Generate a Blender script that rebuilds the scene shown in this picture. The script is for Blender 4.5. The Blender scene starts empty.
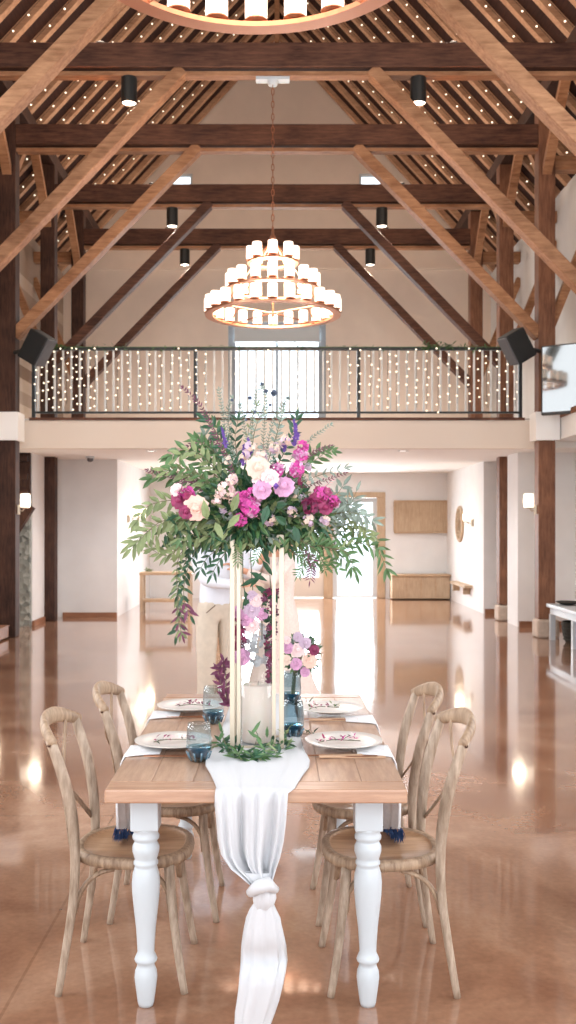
import bpy, math, random
from mathutils import Vector, Matrix, Euler
random.seed(7)
R = random.random
def U(a, b): return a + (b - a) * R()
PI = math.pi
scene = bpy.context.scene
COL = scene.collection
CX, CY, F, H = 277.0, 525.0, 1000.0, 1.6
def W(px, py, d):
    return Vector(((px - CX) / F * d, d, H - (py - CY) / F * d))

# ------------------------------------------------------------------ materials
def new_mat(name):
    m = bpy.data.materials.new(name); m.use_nodes = True
    nt = m.node_tree; b = nt.nodes['Principled BSDF']
    return m, nt, b
def rgb(c): return (c[0], c[1], c[2], 1)
def plain(name, c, rough=.5, metal=0, spec=.5, trans=0, ior=1.45, noise=0, nscale=30, sheen=0, sss=0, coat=0):
    m, nt, b = new_mat(name)
    b.inputs['Roughness'].default_value = rough
    b.inputs['Metallic'].default_value = metal
    b.inputs['Specular IOR Level'].default_value = spec
    b.inputs['Transmission Weight'].default_value = trans
    b.inputs['IOR'].default_value = ior
    b.inputs['Sheen Weight'].default_value = sheen
    b.inputs['Coat Weight'].default_value = coat
    if sss:
        b.inputs['Subsurface Weight'].default_value = sss
        b.inputs['Subsurface Radius'].default_value = (.02, .01, .008)
    if noise:
        tc = nt.nodes.new('ShaderNodeTexCoord'); n = nt.nodes.new('ShaderNodeTexNoise')
        n.inputs['Scale'].default_value = nscale; n.inputs['Detail'].default_value = 4
        nt.links.new(tc.outputs['Object'], n.inputs['Vector'])
        r = nt.nodes.new('ShaderNodeValToRGB')
        r.color_ramp.elements[0].position = .3; r.color_ramp.elements[1].position = .7
        r.color_ramp.elements[0].color = rgb([x * (1 - noise) for x in c])
        r.color_ramp.elements[1].color = rgb([min(1, x * (1 + noise)) for x in c])
        nt.links.new(n.outputs['Fac'], r.inputs['Fac']); nt.links.new(r.outputs['Color'], b.inputs['Base Color'])
    else:
        b.inputs['Base Color'].default_value = rgb(c)
    return m
def wood(name, c1, c2, rough=.6, axis='X', scale=6, stretch=12, spec=.3, bump=.15):
    m, nt, b = new_mat(name)
    tc = nt.nodes.new('ShaderNodeTexCoord'); mp = nt.nodes.new('ShaderNodeMapping')
    s = [stretch] * 3; s['XYZ'.index(axis)] = 1.0
    mp.inputs['Scale'].default_value = s
    n = nt.nodes.new('ShaderNodeTexNoise'); n.inputs['Scale'].default_value = scale
    n.inputs['Detail'].default_value = 8; n.inputs['Roughness'].default_value = .65
    n2 = nt.nodes.new('ShaderNodeTexNoise'); n2.inputs['Scale'].default_value = 2.2; n2.inputs['Detail'].default_value = 3
    mx = nt.nodes.new('ShaderNodeMath'); mx.operation = 'MULTIPLY_ADD'; mx.inputs[1].default_value = .6
    r = nt.nodes.new('ShaderNodeValToRGB')
    r.color_ramp.elements[0].position = .38; r.color_ramp.elements[1].position = .68
    r.color_ramp.elements[0].color = rgb(c1); r.color_ramp.elements[1].color = rgb(c2)
    ml = nt.nodes.new('ShaderNodeMath'); ml.operation = 'MULTIPLY'; ml.inputs[1].default_value = .4
    L = nt.links.new
    L(tc.outputs['Object'], mp.inputs['Vector']); L(mp.outputs['Vector'], n.inputs['Vector'])
    L(tc.outputs['Object'], n2.inputs['Vector']); L(n2.outputs['Fac'], ml.inputs[0])
    L(n.outputs['Fac'], mx.inputs[0]); L(ml.outputs[0], mx.inputs[2])
    L(mx.outputs[0], r.inputs['Fac']); L(r.outputs['Color'], b.inputs['Base Color'])
    bp = nt.nodes.new('ShaderNodeBump'); bp.inputs['Strength'].default_value = bump; bp.inputs['Distance'].default_value = .01
    L(n.outputs['Fac'], bp.inputs['Height']); L(bp.outputs['Normal'], b.inputs['Normal'])
    b.inputs['Roughness'].default_value = rough; b.inputs['Specular IOR Level'].default_value = spec
    return m
def emis(name, c, s, sample=True):
    m, nt, b = new_mat(name)
    b.inputs['Base Color'].default_value = rgb(c)
    b.inputs['Emission Color'].default_value = rgb(c); b.inputs['Emission Strength'].default_value = s
    if not sample: m.cycles.emission_sampling = 'NONE'
    return m
def thin_glass(name, c, rough=.0, alpha=.25):
    # clear pane: mostly see-through with a real glossy coat
    m = bpy.data.materials.new(name); m.use_nodes = True; nt = m.node_tree; nt.nodes.clear()
    o = nt.nodes.new('ShaderNodeOutputMaterial'); mix = nt.nodes.new('ShaderNodeMixShader')
    t = nt.nodes.new('ShaderNodeBsdfTransparent'); g = nt.nodes.new('ShaderNodeBsdfGlossy')
    t.inputs['Color'].default_value = rgb(c); g.inputs['Roughness'].default_value = rough
    lw = nt.nodes.new('ShaderNodeLayerWeight'); lw.inputs['Blend'].default_value = alpha
    nt.links.new(lw.outputs['Facing'], mix.inputs['Fac'])
    nt.links.new(t.outputs[0], mix.inputs[1]); nt.links.new(g.outputs[0], mix.inputs[2])
    nt.links.new(mix.outputs[0], o.inputs['Surface'])
    return m

M = {}
M['wall'] = plain('white_plaster', (.74, .73, .72), .85, noise=.03, nscale=3, spec=.2)
M['gable'] = plain('warm_plaster', (.78, .66, .57), .9, noise=.03, nscale=3, spec=.2)
M['ceilw'] = plain('white_ceiling', (.86, .85, .83), .85, spec=.2)
M['fascia'] = plain('beige_fascia', (.70, .61, .53), .8, spec=.2)
M['timber_d'] = wood('dark_timber', (.025, .011, .008), (.10, .045, .028), .7, 'Z', 5, 8)
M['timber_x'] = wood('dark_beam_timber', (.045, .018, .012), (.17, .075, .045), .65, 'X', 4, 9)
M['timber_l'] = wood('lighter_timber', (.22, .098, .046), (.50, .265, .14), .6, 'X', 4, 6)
M['post_r'] = wood('lit_post_timber', (.11, .045, .026), (.28, .13, .07), .6, 'Z', 4, 8)  # lit tone of the post timber, the extra light is in the colour
M['rafter'] = wood('rafter_timber', (.40, .21, .12), (.68, .42, .26), .7, 'X', 4, 6)
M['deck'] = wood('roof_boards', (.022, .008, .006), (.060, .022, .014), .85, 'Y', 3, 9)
M['base'] = wood('baseboard_wood', (.20, .085, .045), (.36, .17, .09), .5, 'X')
M['oak'] = wood('light_oak', (.40, .28, .18), (.58, .44, .30), .6, 'Z', 5, 10)
M['oakx'] = wood('light_oak_x', (.42, .28, .17), (.60, .43, .28), .6, 'X', 5, 10)
M['chair'] = wood('weathered_wood', (.17, .10, .06), (.56, .40, .27), .5, 'Z', 9, 6, spec=.4)
M['chair_l'] = wood('pale_weathered_wood', (.22, .15, .10), (.62, .49, .38), .5, 'Z', 9, 6, spec=.4)
M['chair_seat'] = wood('seat_wood', (.34, .18, .09), (.62, .38, .22), .38, 'X', 5, 9, spec=.5)
M['white'] = plain('white_paint', (.54, .58, .61), .35)
M['black'] = plain('black_metal', (.02, .022, .022), .4)
M['spk'] = plain('black_speaker', (.010, .012, .013), .6)
M['spkg'] = plain('grey_grille', (.10, .10, .11), .6)
M['balus'] = plain('pale_grey_metal', (.62, .62, .60), .5)
M['steel'] = plain('grey_frame', (.30, .33, .36), .5)
M['copper'] = plain('copper_metal', (.58, .29, .18), .38, metal=1)
M['gold'] = plain('champagne_gold', (.56, .47, .36), .32, metal=.35)
M['cloth'] = plain('white_gauze', (.58, .58, .60), .9, sheen=.3)
M['napkin'] = plain('napkin_cloth', (.84, .84, .86), .9, noise=.06, nscale=60)
M['blue'] = plain('blue_fringe', (.05, .11, .28), .9, noise=.5, nscale=80)
M['plate'] = plain('plate_ceramic', (.80, .76, .72), .18, spec=.6)
M['rim'] = plain('plate_rim', (.55, .50, .46), .3)
M['wax'] = plain('ivory_wax', (.90, .76, .67), .45, sss=.3)
M['kraft'] = plain('kraft_card', (.62, .40, .26), .8)
M['shirt'] = plain('white_shirt', (.74, .76, .82), .9)
M['khaki'] = plain('khaki_cotton', (.62, .53, .43), .9, noise=.06, nscale=20)
M['skin'] = plain('skin', (.66, .34, .22), .5, sss=.1)
M['dress'] = plain('blush_lace', (.78, .64, .57), .85, noise=.09, nscale=70, sheen=.4)
M['hair_d'] = plain('brown_hair', (.08, .04, .02), .5)
M['hair_b'] = plain('blond_hair', (.42, .26, .13), .5)
M['shoe'] = plain('brown_shoe', (.12, .06, .03), .4)
M['stone'] = plain('post_base_stone', (.52, .42, .34), .8, noise=.15, nscale=12)
M['glass'] = plain('clear_glass', (.97, .99, .99), .02, trans=1, ior=1.45)
M['vase'] = thin_glass('thin_clear_glass', (.98, .99, .99), .02, .10)
M['bluegl'] = thin_glass('blue_tinted_glass', (.30, .50, .58), .03, .3)
M['cleargl'] = thin_glass('smoky_clear_glass', (.88, .93, .95), .03, .16)
M['bluegl2'] = thin_glass('grey_blue_glass', (.72, .81, .85), .03, .22)
M['pane'] = thin_glass('window_pane', (.98, .99, 1), .0, .12)
M['candle'] = emis('lit_frosted_glass', (1, .80, .66), 2.2)
M['bulb'] = emis('warm_bulb', (1, .86, .68), 1.8, False)
M['down'] = emis('downlight_lens', (1, .9, .78), 12, False)
M['sconce'] = emis('sconce_shade', (1, .88, .72), 1.6)
M['can_l'] = emis('recessed_lens', (1, .97, .92), 4, False)
M['wire'] = plain('dark_wire', (.06, .05, .03), .6)
M['screen'] = plain('black_screen', (.02, .045, .05), .06, spec=1.0, coat=1)
M['leaf1'] = plain('leaf_green', (.085, .17, .06), .45, noise=.3, nscale=20, sss=.0)
M['leaf2'] = plain('leaf_dark', (.025, .085, .04), .4, noise=.3, nscale=20)
M['leaf3'] = plain('leaf_olive', (.22, .27, .12), .5, noise=.25, nscale=20)
M['leaf4'] = plain('leaf_dusty', (.24, .30, .25), .6, noise=.2, nscale=20)
M['leafp'] = plain('leaf_plum', (.16, .04, .09), .5, noise=.3, nscale=30)
M['stem'] = plain('stem_brown', (.14, .13, .07), .7)
M['peach'] = plain('peach_petal', (.86, .56, .46), .6, sheen=.3)
M['blush'] = plain('blush_petal', (.84, .62, .62), .6, sheen=.3)
M['cream'] = plain('cream_petal', (.78, .60, .50), .6)
M['magenta'] = plain('magenta_petal', (.60, .07, .33), .55, noise=.3, nscale=60)
M['orchid'] = plain('orchid_petal', (.62, .32, .50), .55, noise=.2, nscale=50)
M['burg'] = plain('burgundy_petal', (.27, .03, .10), .55, noise=.35, nscale=50)
M['violet'] = plain('violet_petal', (.13, .06, .30), .6, noise=.3, nscale=70)
M['lilac'] = plain('lilac_petal', (.58, .43, .55), .6)
M['bluef'] = plain('blue_thistle', (.16, .20, .28), .7)
M['bark'] = plain('basket_dark', (.03, .028, .022), .8, noise=.3, nscale=30)

def floor_mat():
    m, nt, b = new_mat('polished_concrete'); L = nt.links.new
    tc = nt.nodes.new('ShaderNodeTexCoord')
    n = nt.nodes.new('ShaderNodeTexNoise'); n.inputs['Scale'].default_value = 1.1; n.inputs['Detail'].default_value = 9; n.inputs['Roughness'].default_value = .62
    n.inputs['Distortion'].default_value = .6
    r = nt.nodes.new('ShaderNodeValToRGB')
    r.color_ramp.elements[0].position = .30; r.color_ramp.elements[1].position = .72
    r.color_ramp.elements[0].color = (.22, .095, .054, 1); r.color_ramp.elements[1].color = (.54, .335, .225, 1)
    e = r.color_ramp.elements.new(.52); e.color = (.36, .19, .115, 1)
    n2 = nt.nodes.new('ShaderNodeTexNoise'); n2.inputs['Scale'].default_value = 40; n2.inputs['Detail'].default_value = 3
    mx = nt.nodes.new('ShaderNodeMixRGB'); mx.blend_type = 'OVERLAY'; mx.inputs['Fac'].default_value = .22
    L(tc.outputs['Object'], n.inputs['Vector']); L(tc.outputs['Object'], n2.inputs['Vector'])
    L(n.outputs['Fac'], r.inputs['Fac']); L(r.outputs['Color'], mx.inputs[1]); L(n2.outputs['Fac'], mx.inputs[2])
    # saw-cut joints
    br = nt.nodes.new('ShaderNodeTexBrick'); br.offset = 0; br.inputs['Scale'].default_value = 1
    br.inputs['Brick Width'].default_value = 60; br.inputs['Row Height'].default_value = 3.05; br.inputs['Mortar Size'].default_value = .006
    br.inputs['Color1'].default_value = (1, 1, 1, 1); br.inputs['Color2'].default_value = (1, 1, 1, 1); br.inputs['Mortar'].default_value = (.80, .77, .74, 1)
    mpj = nt.nodes.new('ShaderNodeMapping'); mpj.inputs['Location'].default_value = (.9, .6, 0)
    L(tc.outputs['Object'], mpj.inputs['Vector']); L(mpj.outputs[0], br.inputs['Vector'])
    m2 = nt.nodes.new('ShaderNodeMixRGB'); m2.blend_type = 'MULTIPLY'; m2.inputs['Fac'].default_value = 1
    L(mx.outputs[0], m2.inputs[1]); L(br.outputs['Color'], m2.inputs[2]); L(m2.outputs[0], b.inputs['Base Color'])
    rr = nt.nodes.new('ShaderNodeMapRange'); rr.inputs['To Min'].default_value = .05; rr.inputs['To Max'].default_value = .17
    n4 = nt.nodes.new('ShaderNodeTexNoise'); n4.inputs['Scale'].default_value = .9; n4.inputs['Detail'].default_value = 1
    L(tc.outputs['Object'], n4.inputs['Vector']); L(n4.outputs['Fac'], rr.inputs['Value']); L(rr.outputs[0], b.inputs['Roughness'])
    b.inputs['Specular IOR Level'].default_value = .75
    b.inputs['Coat Weight'].default_value = .6; b.inputs['Coat Roughness'].default_value = .05; b.inputs['Coat IOR'].default_value = 1.6
    bp = nt.nodes.new('ShaderNodeBump'); bp.inputs['Strength'].default_value = .012; bp.inputs['Distance'].default_value = .02
    n3 = nt.nodes.new('ShaderNodeTexNoise'); n3.inputs['Scale'].default_value = 1.6; n3.inputs['Detail'].default_value = 0
    L(tc.outputs['Object'], n3.inputs['Vector']); L(n3.outputs['Fac'], bp.inputs['Height'])
    L(bp.outputs['Normal'], b.inputs['Normal']); L(bp.outputs['Normal'], b.inputs['Coat Normal'])
    return m
M['floor'] = floor_mat()
def stone_mat():
    m, nt, b = new_mat('rubble_stone'); L = nt.links.new
    tc = nt.nodes.new('ShaderNodeTexCoord'); v = nt.nodes.new('ShaderNodeTexVoronoi'); v.inputs['Scale'].default_value = 13
    r = nt.nodes.new('ShaderNodeValToRGB'); r.color_ramp.elements[0].color = (.10, .11, .10, 1); r.color_ramp.elements[1].color = (.42, .44, .40, 1)
    L(tc.outputs['Object'], v.inputs['Vector']); L(v.outputs['Color'], r.inputs['Fac']); L(r.outputs['Color'], b.inputs['Base Color'])
    b.inputs['Roughness'].default_value = .9
    bp = nt.nodes.new('ShaderNodeBump'); bp.inputs['Strength'].default_value = .6; bp.inputs['Distance'].default_value = .03
    L(v.outputs['Distance'], bp.inputs['Height']); L(bp.outputs['Normal'], b.inputs['Normal'])
    return m
M['rubble'] = stone_mat()
def plank_mat():
    m, nt, b = new_mat('grey_brown_planks'); L = nt.links.new
    tc = nt.nodes.new('ShaderNodeTexCoord'); sp = nt.nodes.new('ShaderNodeSeparateXYZ'); L(tc.outputs['Object'], sp.inputs[0])
    ml = nt.nodes.new('ShaderNodeMath'); ml.operation = 'MULTIPLY'; ml.inputs[1].default_value = 4.2; L(sp.outputs['Z'], ml.inputs[0])
    fl = nt.nodes.new('ShaderNodeMath'); fl.operation = 'FLOOR'; L(ml.outputs[0], fl.inputs[0])
    wn = nt.nodes.new('ShaderNodeTexWhiteNoise'); wn.noise_dimensions = '1D'; L(fl.outputs[0], wn.inputs['W'])
    r = nt.nodes.new('ShaderNodeValToRGB'); r.color_ramp.elements[0].color = (.20, .13, .09, 1); r.color_ramp.elements[1].color = (.52, .42, .34, 1)
    L(wn.outputs['Value'], r.inputs['Fac']); L(r.outputs['Color'], b.inputs['Base Color']); b.inputs['Roughness'].default_value = .8
    return m
M['plank'] = plank_mat()

# ------------------------------------------------------------------ mesh building
class MB:
    def __init__(s): s.v = []; s.f = []; s.m = []
    def add(s, vs, fs, mi=0):
        o = len(s.v); s.v.extend([tuple(x) for x in vs])
        for f in fs: s.f.append(tuple(i + o for i in f)); s.m.append(mi)
    def box(s, x0, x1, y0, y1, z0, z1, mi=0):
        vs = [(x0,y0,z0),(x1,y0,z0),(x1,y1,z0),(x0,y1,z0),(x0,y0,z1),(x1,y0,z1),(x1,y1,z1),(x0,y1,z1)]
        s.add(vs, [(0,3,2,1),(4,5,6,7),(0,1,5,4),(1,2,6,5),(2,3,7,6),(3,0,4,7)], mi); return s
    def rbox(s, c, size, rot, mi=0):
        Mx = Euler(rot).to_matrix(); hx, hy, hz = [q / 2 for q in size]
        vs = [Mx @ Vector((a*hx, b*hy, e*hz)) + Vector(c) for a,b,e in ((-1,-1,-1),(1,-1,-1),(1,1,-1),(-1,1,-1),(-1,-1,1),(1,-1,1),(1,1,1),(-1,1,1))]
        s.add(vs, [(0,3,2,1),(4,5,6,7),(0,1,5,4),(1,2,6,5),(2,3,7,6),(3,0,4,7)], mi); return s
    def beam(s, p0, p1, w, h, up=(0,0,1), mi=0):
        p0 = Vector(p0); p1 = Vector(p1); t = (p1 - p0).normalized(); up = Vector(up)
        a = t.cross(up).normalized(); b = a.cross(t).normalized()
        vs = []
        for p in (p0, p1):
            for i, j in ((-1,-1),(1,-1),(1,1),(-1,1)): vs.append(p + a*w/2*i + b*h/2*j)
        s.add(vs, [(0,1,2,3),(7,6,5,4),(0,4,5,1),(1,5,6,2),(2,6,7,3),(3,7,4,0)], mi); return s
    def sweep(s, pts, ra, rb=None, seg=10, up=(0,0,1), mi=0, closed=False, square=False):
        pts = [Vector(p) for p in pts]; n = len(pts)
        if not isinstance(ra, (list, tuple)): ra = [ra] * n
        if rb is None: rb = ra
        if not isinstance(rb, (list, tuple)): rb = [rb] * n
        up = Vector(up); vs = []
        for i, p in enumerate(pts):
            if closed: t = pts[(i+1) % n] - pts[i-1]
            else: t = pts[min(i+1, n-1)] - pts[max(i-1, 0)]
            t.normalize()
            a = t.cross(up)
            if a.length < .05: a = t.cross(Vector((1, 0, 0)) if abs(t.x) < .9 else Vector((0, 1, 0)))
            a.normalize(); b = a.cross(t).normalized()
            for k in range(seg):
                th = 2*PI*k/seg; ca, sa = math.cos(th), math.sin(th)
                if square:
                    ca = math.copysign(abs(ca)**.35, ca); sa = math.copysign(abs(sa)**.35, sa)
                vs.append(p + a*ca*ra[i] + b*sa*rb[i])
        fs = []
        m = n if closed else n - 1
        for i in range(m):
            j = (i+1) % n
            for k in range(seg):
                l = (k+1) % seg; fs.append((i*seg+k, i*seg+l, j*seg+l, j*seg+k))
        if not closed:
            fs.append(tuple(range(seg))[::-1]); fs.append(tuple((n-1)*seg + k for k in range(seg)))
        s.add(vs, fs, mi); return s
    def lathe(s, prof, c=(0,0,0), seg=32, mi=0, cap=True, sx=1, sy=1):
        vs = []; fs = []; n = len(prof)
        for r, z in prof:
            for k in range(seg):
                th = 2*PI*k/seg; vs.append((c[0]+r*sx*math.cos(th), c[1]+r*sy*math.sin(th), c[2]+z))
        for i in range(n-1):
            for k in range(seg):
                l = (k+1) % seg; fs.append((i*seg+k, i*seg+l, (i+1)*seg+l, (i+1)*seg+k))
        if cap:
            if prof[0][0] > 1e-4: fs.append(tuple(range(seg))[::-1])
            if prof[-1][0] > 1e-4: fs.append(tuple((n-1)*seg+k for k in range(seg)))
        s.add(vs, fs, mi); return s
    def grid(s, rows, mi=0, closed=False):
        n = len(rows); m = len(rows[0]); vs = [p for r in rows for p in r]; fs = []
        for i in range(n-1):
            for j in range(m if closed else m-1):
                k = (j+1) % m; fs.append((i*m+j, i*m+k, (i+1)*m+k, (i+1)*m+j))
        s.add(vs, fs, mi); return s
    def leaf(s, p, d, n, L, w, mi=0, curl=.15):
        p = Vector(p); d = Vector(d).normalized(); n = Vector(n)
        a = d.cross(n)
        if a.length < .01: a = d.cross(Vector((.3, .5, .8)))
        a.normalize(); n = a.cross(d).normalized()
        q = [p, p + d*L*.3 + a*w*.42 + n*w*.12, p + d*L*.3 - n*w*.05, p + d*L*.3 - a*w*.42 + n*w*.12,
             p + d*L*.65 + a*w*.38 - n*L*curl*.4 + n*w*.1, p + d*L*.66 - n*L*curl*.45, p + d*L*.65 - a*w*.38 - n*L*curl*.4 + n*w*.1, p + d*L - n*L*curl]
        s.add(q, [(0,1,2),(0,2,3),(1,4,5,2),(2,5,6,3),(4,7,5),(5,7,6)], mi); return s
    def build(s, name, mats, parent=None, smooth=False, bevel=0, world=False, thick=0, sub=0):
        me = bpy.data.meshes.new(name)
        vs = s.v
        if parent is not None and world:
            o = parent.location; q = parent
            while q.parent: q = q.parent; o = o + q.location
            vs = [(x-o[0], y-o[1], z-o[2]) for x, y, z in vs]
        me.from_pydata(vs, [], s.f)
        if not isinstance(mats, (list, tuple)): mats = [mats]
        for m in mats: me.materials.append(m)
        if len(mats) > 1: me.polygons.foreach_set('material_index', s.m)
        if smooth: me.polygons.foreach_set('use_smooth', [True]*len(s.f))
        me.update()
        ob = bpy.data.objects.new(name, me); COL.objects.link(ob)
        if parent is not None: ob.parent = parent
        if thick:
            md = ob.modifiers.new('thick', 'SOLIDIFY'); md.thickness = thick; md.offset = 0
        if bevel:
            md = ob.modifiers.new('bevel', 'BEVEL'); md.width = bevel; md.segments = 2
        if sub:
            md = ob.modifiers.new('sub', 'SUBSURF'); md.levels = sub; md.render_levels = sub
        return ob
def tag(o, label=None, cat=None, group=None, kind=None):
    if label: o['label'] = label
    if cat: o['category'] = cat
    if group: o['group'] = group
    if kind: o['kind'] = kind
    return o
def empty(name, loc, label, cat, group=None, rz=0):
    o = bpy.data.objects.new(name, None); COL.objects.link(o); o.location = loc; o.rotation_euler = (0, 0, rz)
    o.empty_display_size = .1
    return tag(o, label, cat, group)
def struct(o): o['kind'] = 'structure'; return o
def kids(o): return [c for c in bpy.data.objects if c.parent == o]
def copy_tree(o, parent=None, cache=None):
    c = o.copy(); COL.objects.link(c); c.parent = parent
    for ch in CH.get(o.name, []): copy_tree(ch, c)
    return c
CH = {}
def index_children():
    CH.clear()
    for o in bpy.data.objects:
        if o.parent: CH.setdefault(o.parent.name, []).append(o)
def bez(p0, p1, p2, n=8):
    p0, p1, p2 = Vector(p0), Vector(p1), Vector(p2)
    return [(1-t)**2*p0 + 2*t*(1-t)*p1 + t*t*p2 for t in [i/n for i in range(n+1)]]
def smooth_path(pts, n=4):
    pts = [Vector(p) for p in pts]; out = []
    for i in range(len(pts)-1):
        a = pts[max(i-1, 0)]; b = pts[i]; c = pts[i+1]; d = pts[min(i+2, len(pts)-1)]
        for k in range(n):
            t = k/n
            out.append(.5*((2*b) + (c-a)*t + (2*a-5*b+4*c-d)*t*t + (3*b-a-3*c+d)*t**3))
    out.append(pts[-1]); return out
def lerp_list(vals, n):
    out = []; m = len(vals)-1
    for i in range(n):
        t = i/(n-1)*m; k = min(int(t), m-1); out.append(vals[k] + (vals[k+1]-vals[k])*(t-k))
    return out
M['top_y'] = wood('tabletop_wood', (.33, .18, .11), (.58, .38, .26), .30, 'Y', 5, 9, spec=.6, bump=.06)
M['top_x'] = wood('tabletop_end_wood', (.34, .17, .10), (.56, .34, .22), .32, 'X', 5, 9, spec=.6, bump=.06)
M['bluedeep'] = plain('deep_blue_glass', (.06, .17, .24), .08, trans=.3, spec=.8)

for q in ('top_y', 'top_x'):
    b_ = M[q].node_tree.nodes['Principled BSDF']; b_.inputs['Coat Weight'].default_value = .45; b_.inputs['Coat Roughness'].default_value = .22
# ------------------------------------------------------------------ the barn
APEX, SL, XW = 12.15, 1.08, 4.68
XP = 3.83
YB, YF = -5.0, 21.9
def roof_z(x): return APEX - SL*abs(x)

def holes_wall(mb, axis, pos, th, a0, a1, z0, z1, holes, mi=0):
    As = sorted({a0, a1} | {q for h in holes for q in h[:2]}); Zs = sorted({z0, z1} | {q for h in holes for q in h[2:]})
    for i in range(len(As)-1):
        for j in range(len(Zs)-1):
            ca, cz = (As[i]+As[i+1])/2, (Zs[j]+Zs[j+1])/2
            if any(h[0] < ca < h[1] and h[2] < cz < h[3] for h in holes): continue
            if axis == 'y': mb.box(As[i], As[i+1], pos, pos+th, Zs[j], Zs[j+1], mi)
            else: mb.box(pos, pos+th, As[i], As[i+1], Zs[j], Zs[j+1], mi)

m = MB(); m.box(-XW-.2, XW+.2, YB, YF+.2, -.2, 0); struct(m.build('floor', M['floor']))
m = MB(); m.box(-30, 30, YF+.2, 60, -.25, -.02); struct(m.build('ground', plain('pale_paving', (.72, .72, .70), .9)))

# far wall: lower white part with the entrance, upper gable with the gallery window and two small windows
DX0, DX1, DZ = -1.35, 2.37, 2.32
m = MB(); holes_wall(m, 'y', YF, .2, -XW-.2, XW+.2, 0, 3.0, [(DX0, DX1, 0, DZ)])
struct(m.build('wall_far', M['wall']))
m = MB(); holes_wall(m, 'y', YF, .2, -XW-.2, XW+.2, 3.0, 7.1, [(-1.07, 1.07, 3.2, 6.05)])
SQ = [(-2.37, -1.85, 8.93, 9.31), (1.80, 2.32, 8.93, 9.31)]
holes_wall(m, 'y', YF, .2, -2.5, 2.5, 7.1, 9.45, SQ)
for pl in ([(-XW-.17, 7.1), (-2.5, 7.1), (-2.5, 9.62)], [(2.5, 7.1), (XW+.17, 7.1), (2.5, 9.62)], [(-2.5, 9.45), (-2.5, 9.62), (0, APEX+.17)], [(-2.5, 9.45), (0, APEX+.17), (2.5, 9.45)], [(2.5, 9.62), (2.5, 9.45), (0, APEX+.17)]):
    vs = [(x, YF, z) for x, z in pl] + [(x, YF+.2, z) for x, z in pl]
    m.add(vs, [(0,1,2), (5,4,3), (0,3,4,1), (1,4,5,2), (2,5,3,0)])
struct(m.build('wall_gable', M['gable']))
m = MB(); m.box(-XW, XW, YF-.05, YF, 7.18, 7.25); struct(m.build('trim_1', M['gable']))

# side walls with openings for daylight further forward
WIN = [(-3.6, -.6), (1.2, 4.2), (5.8, 8.8)]
hs = [(a, b, 1.0, 2.5) for a, b in WIN]
for sgn, nm, up in ((-1, 'left', 'plank'), (1, 'right', 'wall')):
    p = -XW-.2 if sgn < 0 else XW
    m = MB(); holes_wall(m, 'x', p, .2, YB, YF, 0, 3.2, hs); struct(m.build('wall_'+nm, M['wall']))
    m = MB(); holes_wall(m, 'x', p, .2, YB, YF, 3.2, 7.1, [(a, b, 3.6, 6.4) for a, b in WIN]); struct(m.build('wall_%s_upper' % nm, M[up]))
m = MB(); holes_wall(m, 'y', YB-.2, .2, -XW-.2, XW+.2, 0, 7.1, [(-3.6, 3.6, .1, 6.3)])
vs = [(-XW, YB-.2, 7.1), (XW, YB-.2, 7.1), (0, YB-.2, APEX), (-XW, YB, 7.1), (XW, YB, 7.1), (0, YB, APEX)]
m.add(vs, [(0,1,2), (5,4,3), (0,3,4,1), (1,4,5,2), (2,5,3,0)])
struct(m.build('wall_back', M['wall']))
n_win = 0
def window(x0, x1, y0, y1, z0, z1, mat, axis, mull=(), pane=True, fw=.07, name='window_%d'):
    """frame with mullions; the pane is a sub-part"""
    global n_win; n_win += 1
    m = MB()
    if axis == 'y':
        yc = (y0+y1)/2; a, b = yc-.05, yc+.05
        m.box(x0, x0+fw, a, b, z0, z1); m.box(x1-fw, x1, a, b, z0, z1); m.box(x0+fw, x1-fw, a, b, z1-fw, z1); m.box(x0+fw, x1-fw, a, b, z0, z0+fw)
        for q in mull: m.box(q-.025, q+.025, a+.01, b-.01, z0+fw, z1-fw)
        g = MB().box(x0+fw, x1-fw, yc-.004, yc+.004, z0+fw, z1-fw)
    else:
        xc = (x0+x1)/2; a, b = xc-.05, xc+.05
        m.box(a, b, y0, y0+fw, z0, z1); m.box(a, b, y1-fw, y1, z0, z1); m.box(a, b, y0+fw, y1-fw, z1-fw, z1); m.box(a, b, y0+fw, y1-fw, z0, z0+fw)
        for q in mull: m.box(a+.01, b-.01, q-.025, q+.025, z0+fw, z1-fw)
        g = MB().box(xc-.004, xc+.004, y0+fw, y1-fw, z0+fw, z1-fw)
    fr = struct(m.build((name % n_win) if '%' in name else name, mat))
    if pane: g.build('window_pane', M['pane'], fr)
    return fr
gw = window(-1.07, 1.07, YF, YF+.2, 3.2, 6.05, M['steel'], 'y', (0,), fw=.16)
bl = MB().box(-.93, .93, YF-.06, YF-.03, 5.62, 5.97); bl.box(-.95, .95, YF-.07, YF-.02, 5.60, 5.63)
tag(bl.build('roller_blind', plain('blind_fabric', (.62, .66, .68), .8)), 'pale grey roller blind drawn just below the top of the tall gallery window', 'blind')
for h in SQ: window(h[0], h[1], YF, YF+.2, h[2], h[3], M['white'], 'y', fw=.05)
for sgn in (-1, 1):
    x = sgn*(XW+.1)
    for a, b in WIN:
        for z0, z1 in ((1.0, 2.5), (3.6, 6.4)):
            window(x-.1, x+.1, a, b, z0, z1, M['white'], 'x', ((a+b)/2,), pane=False)

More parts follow.
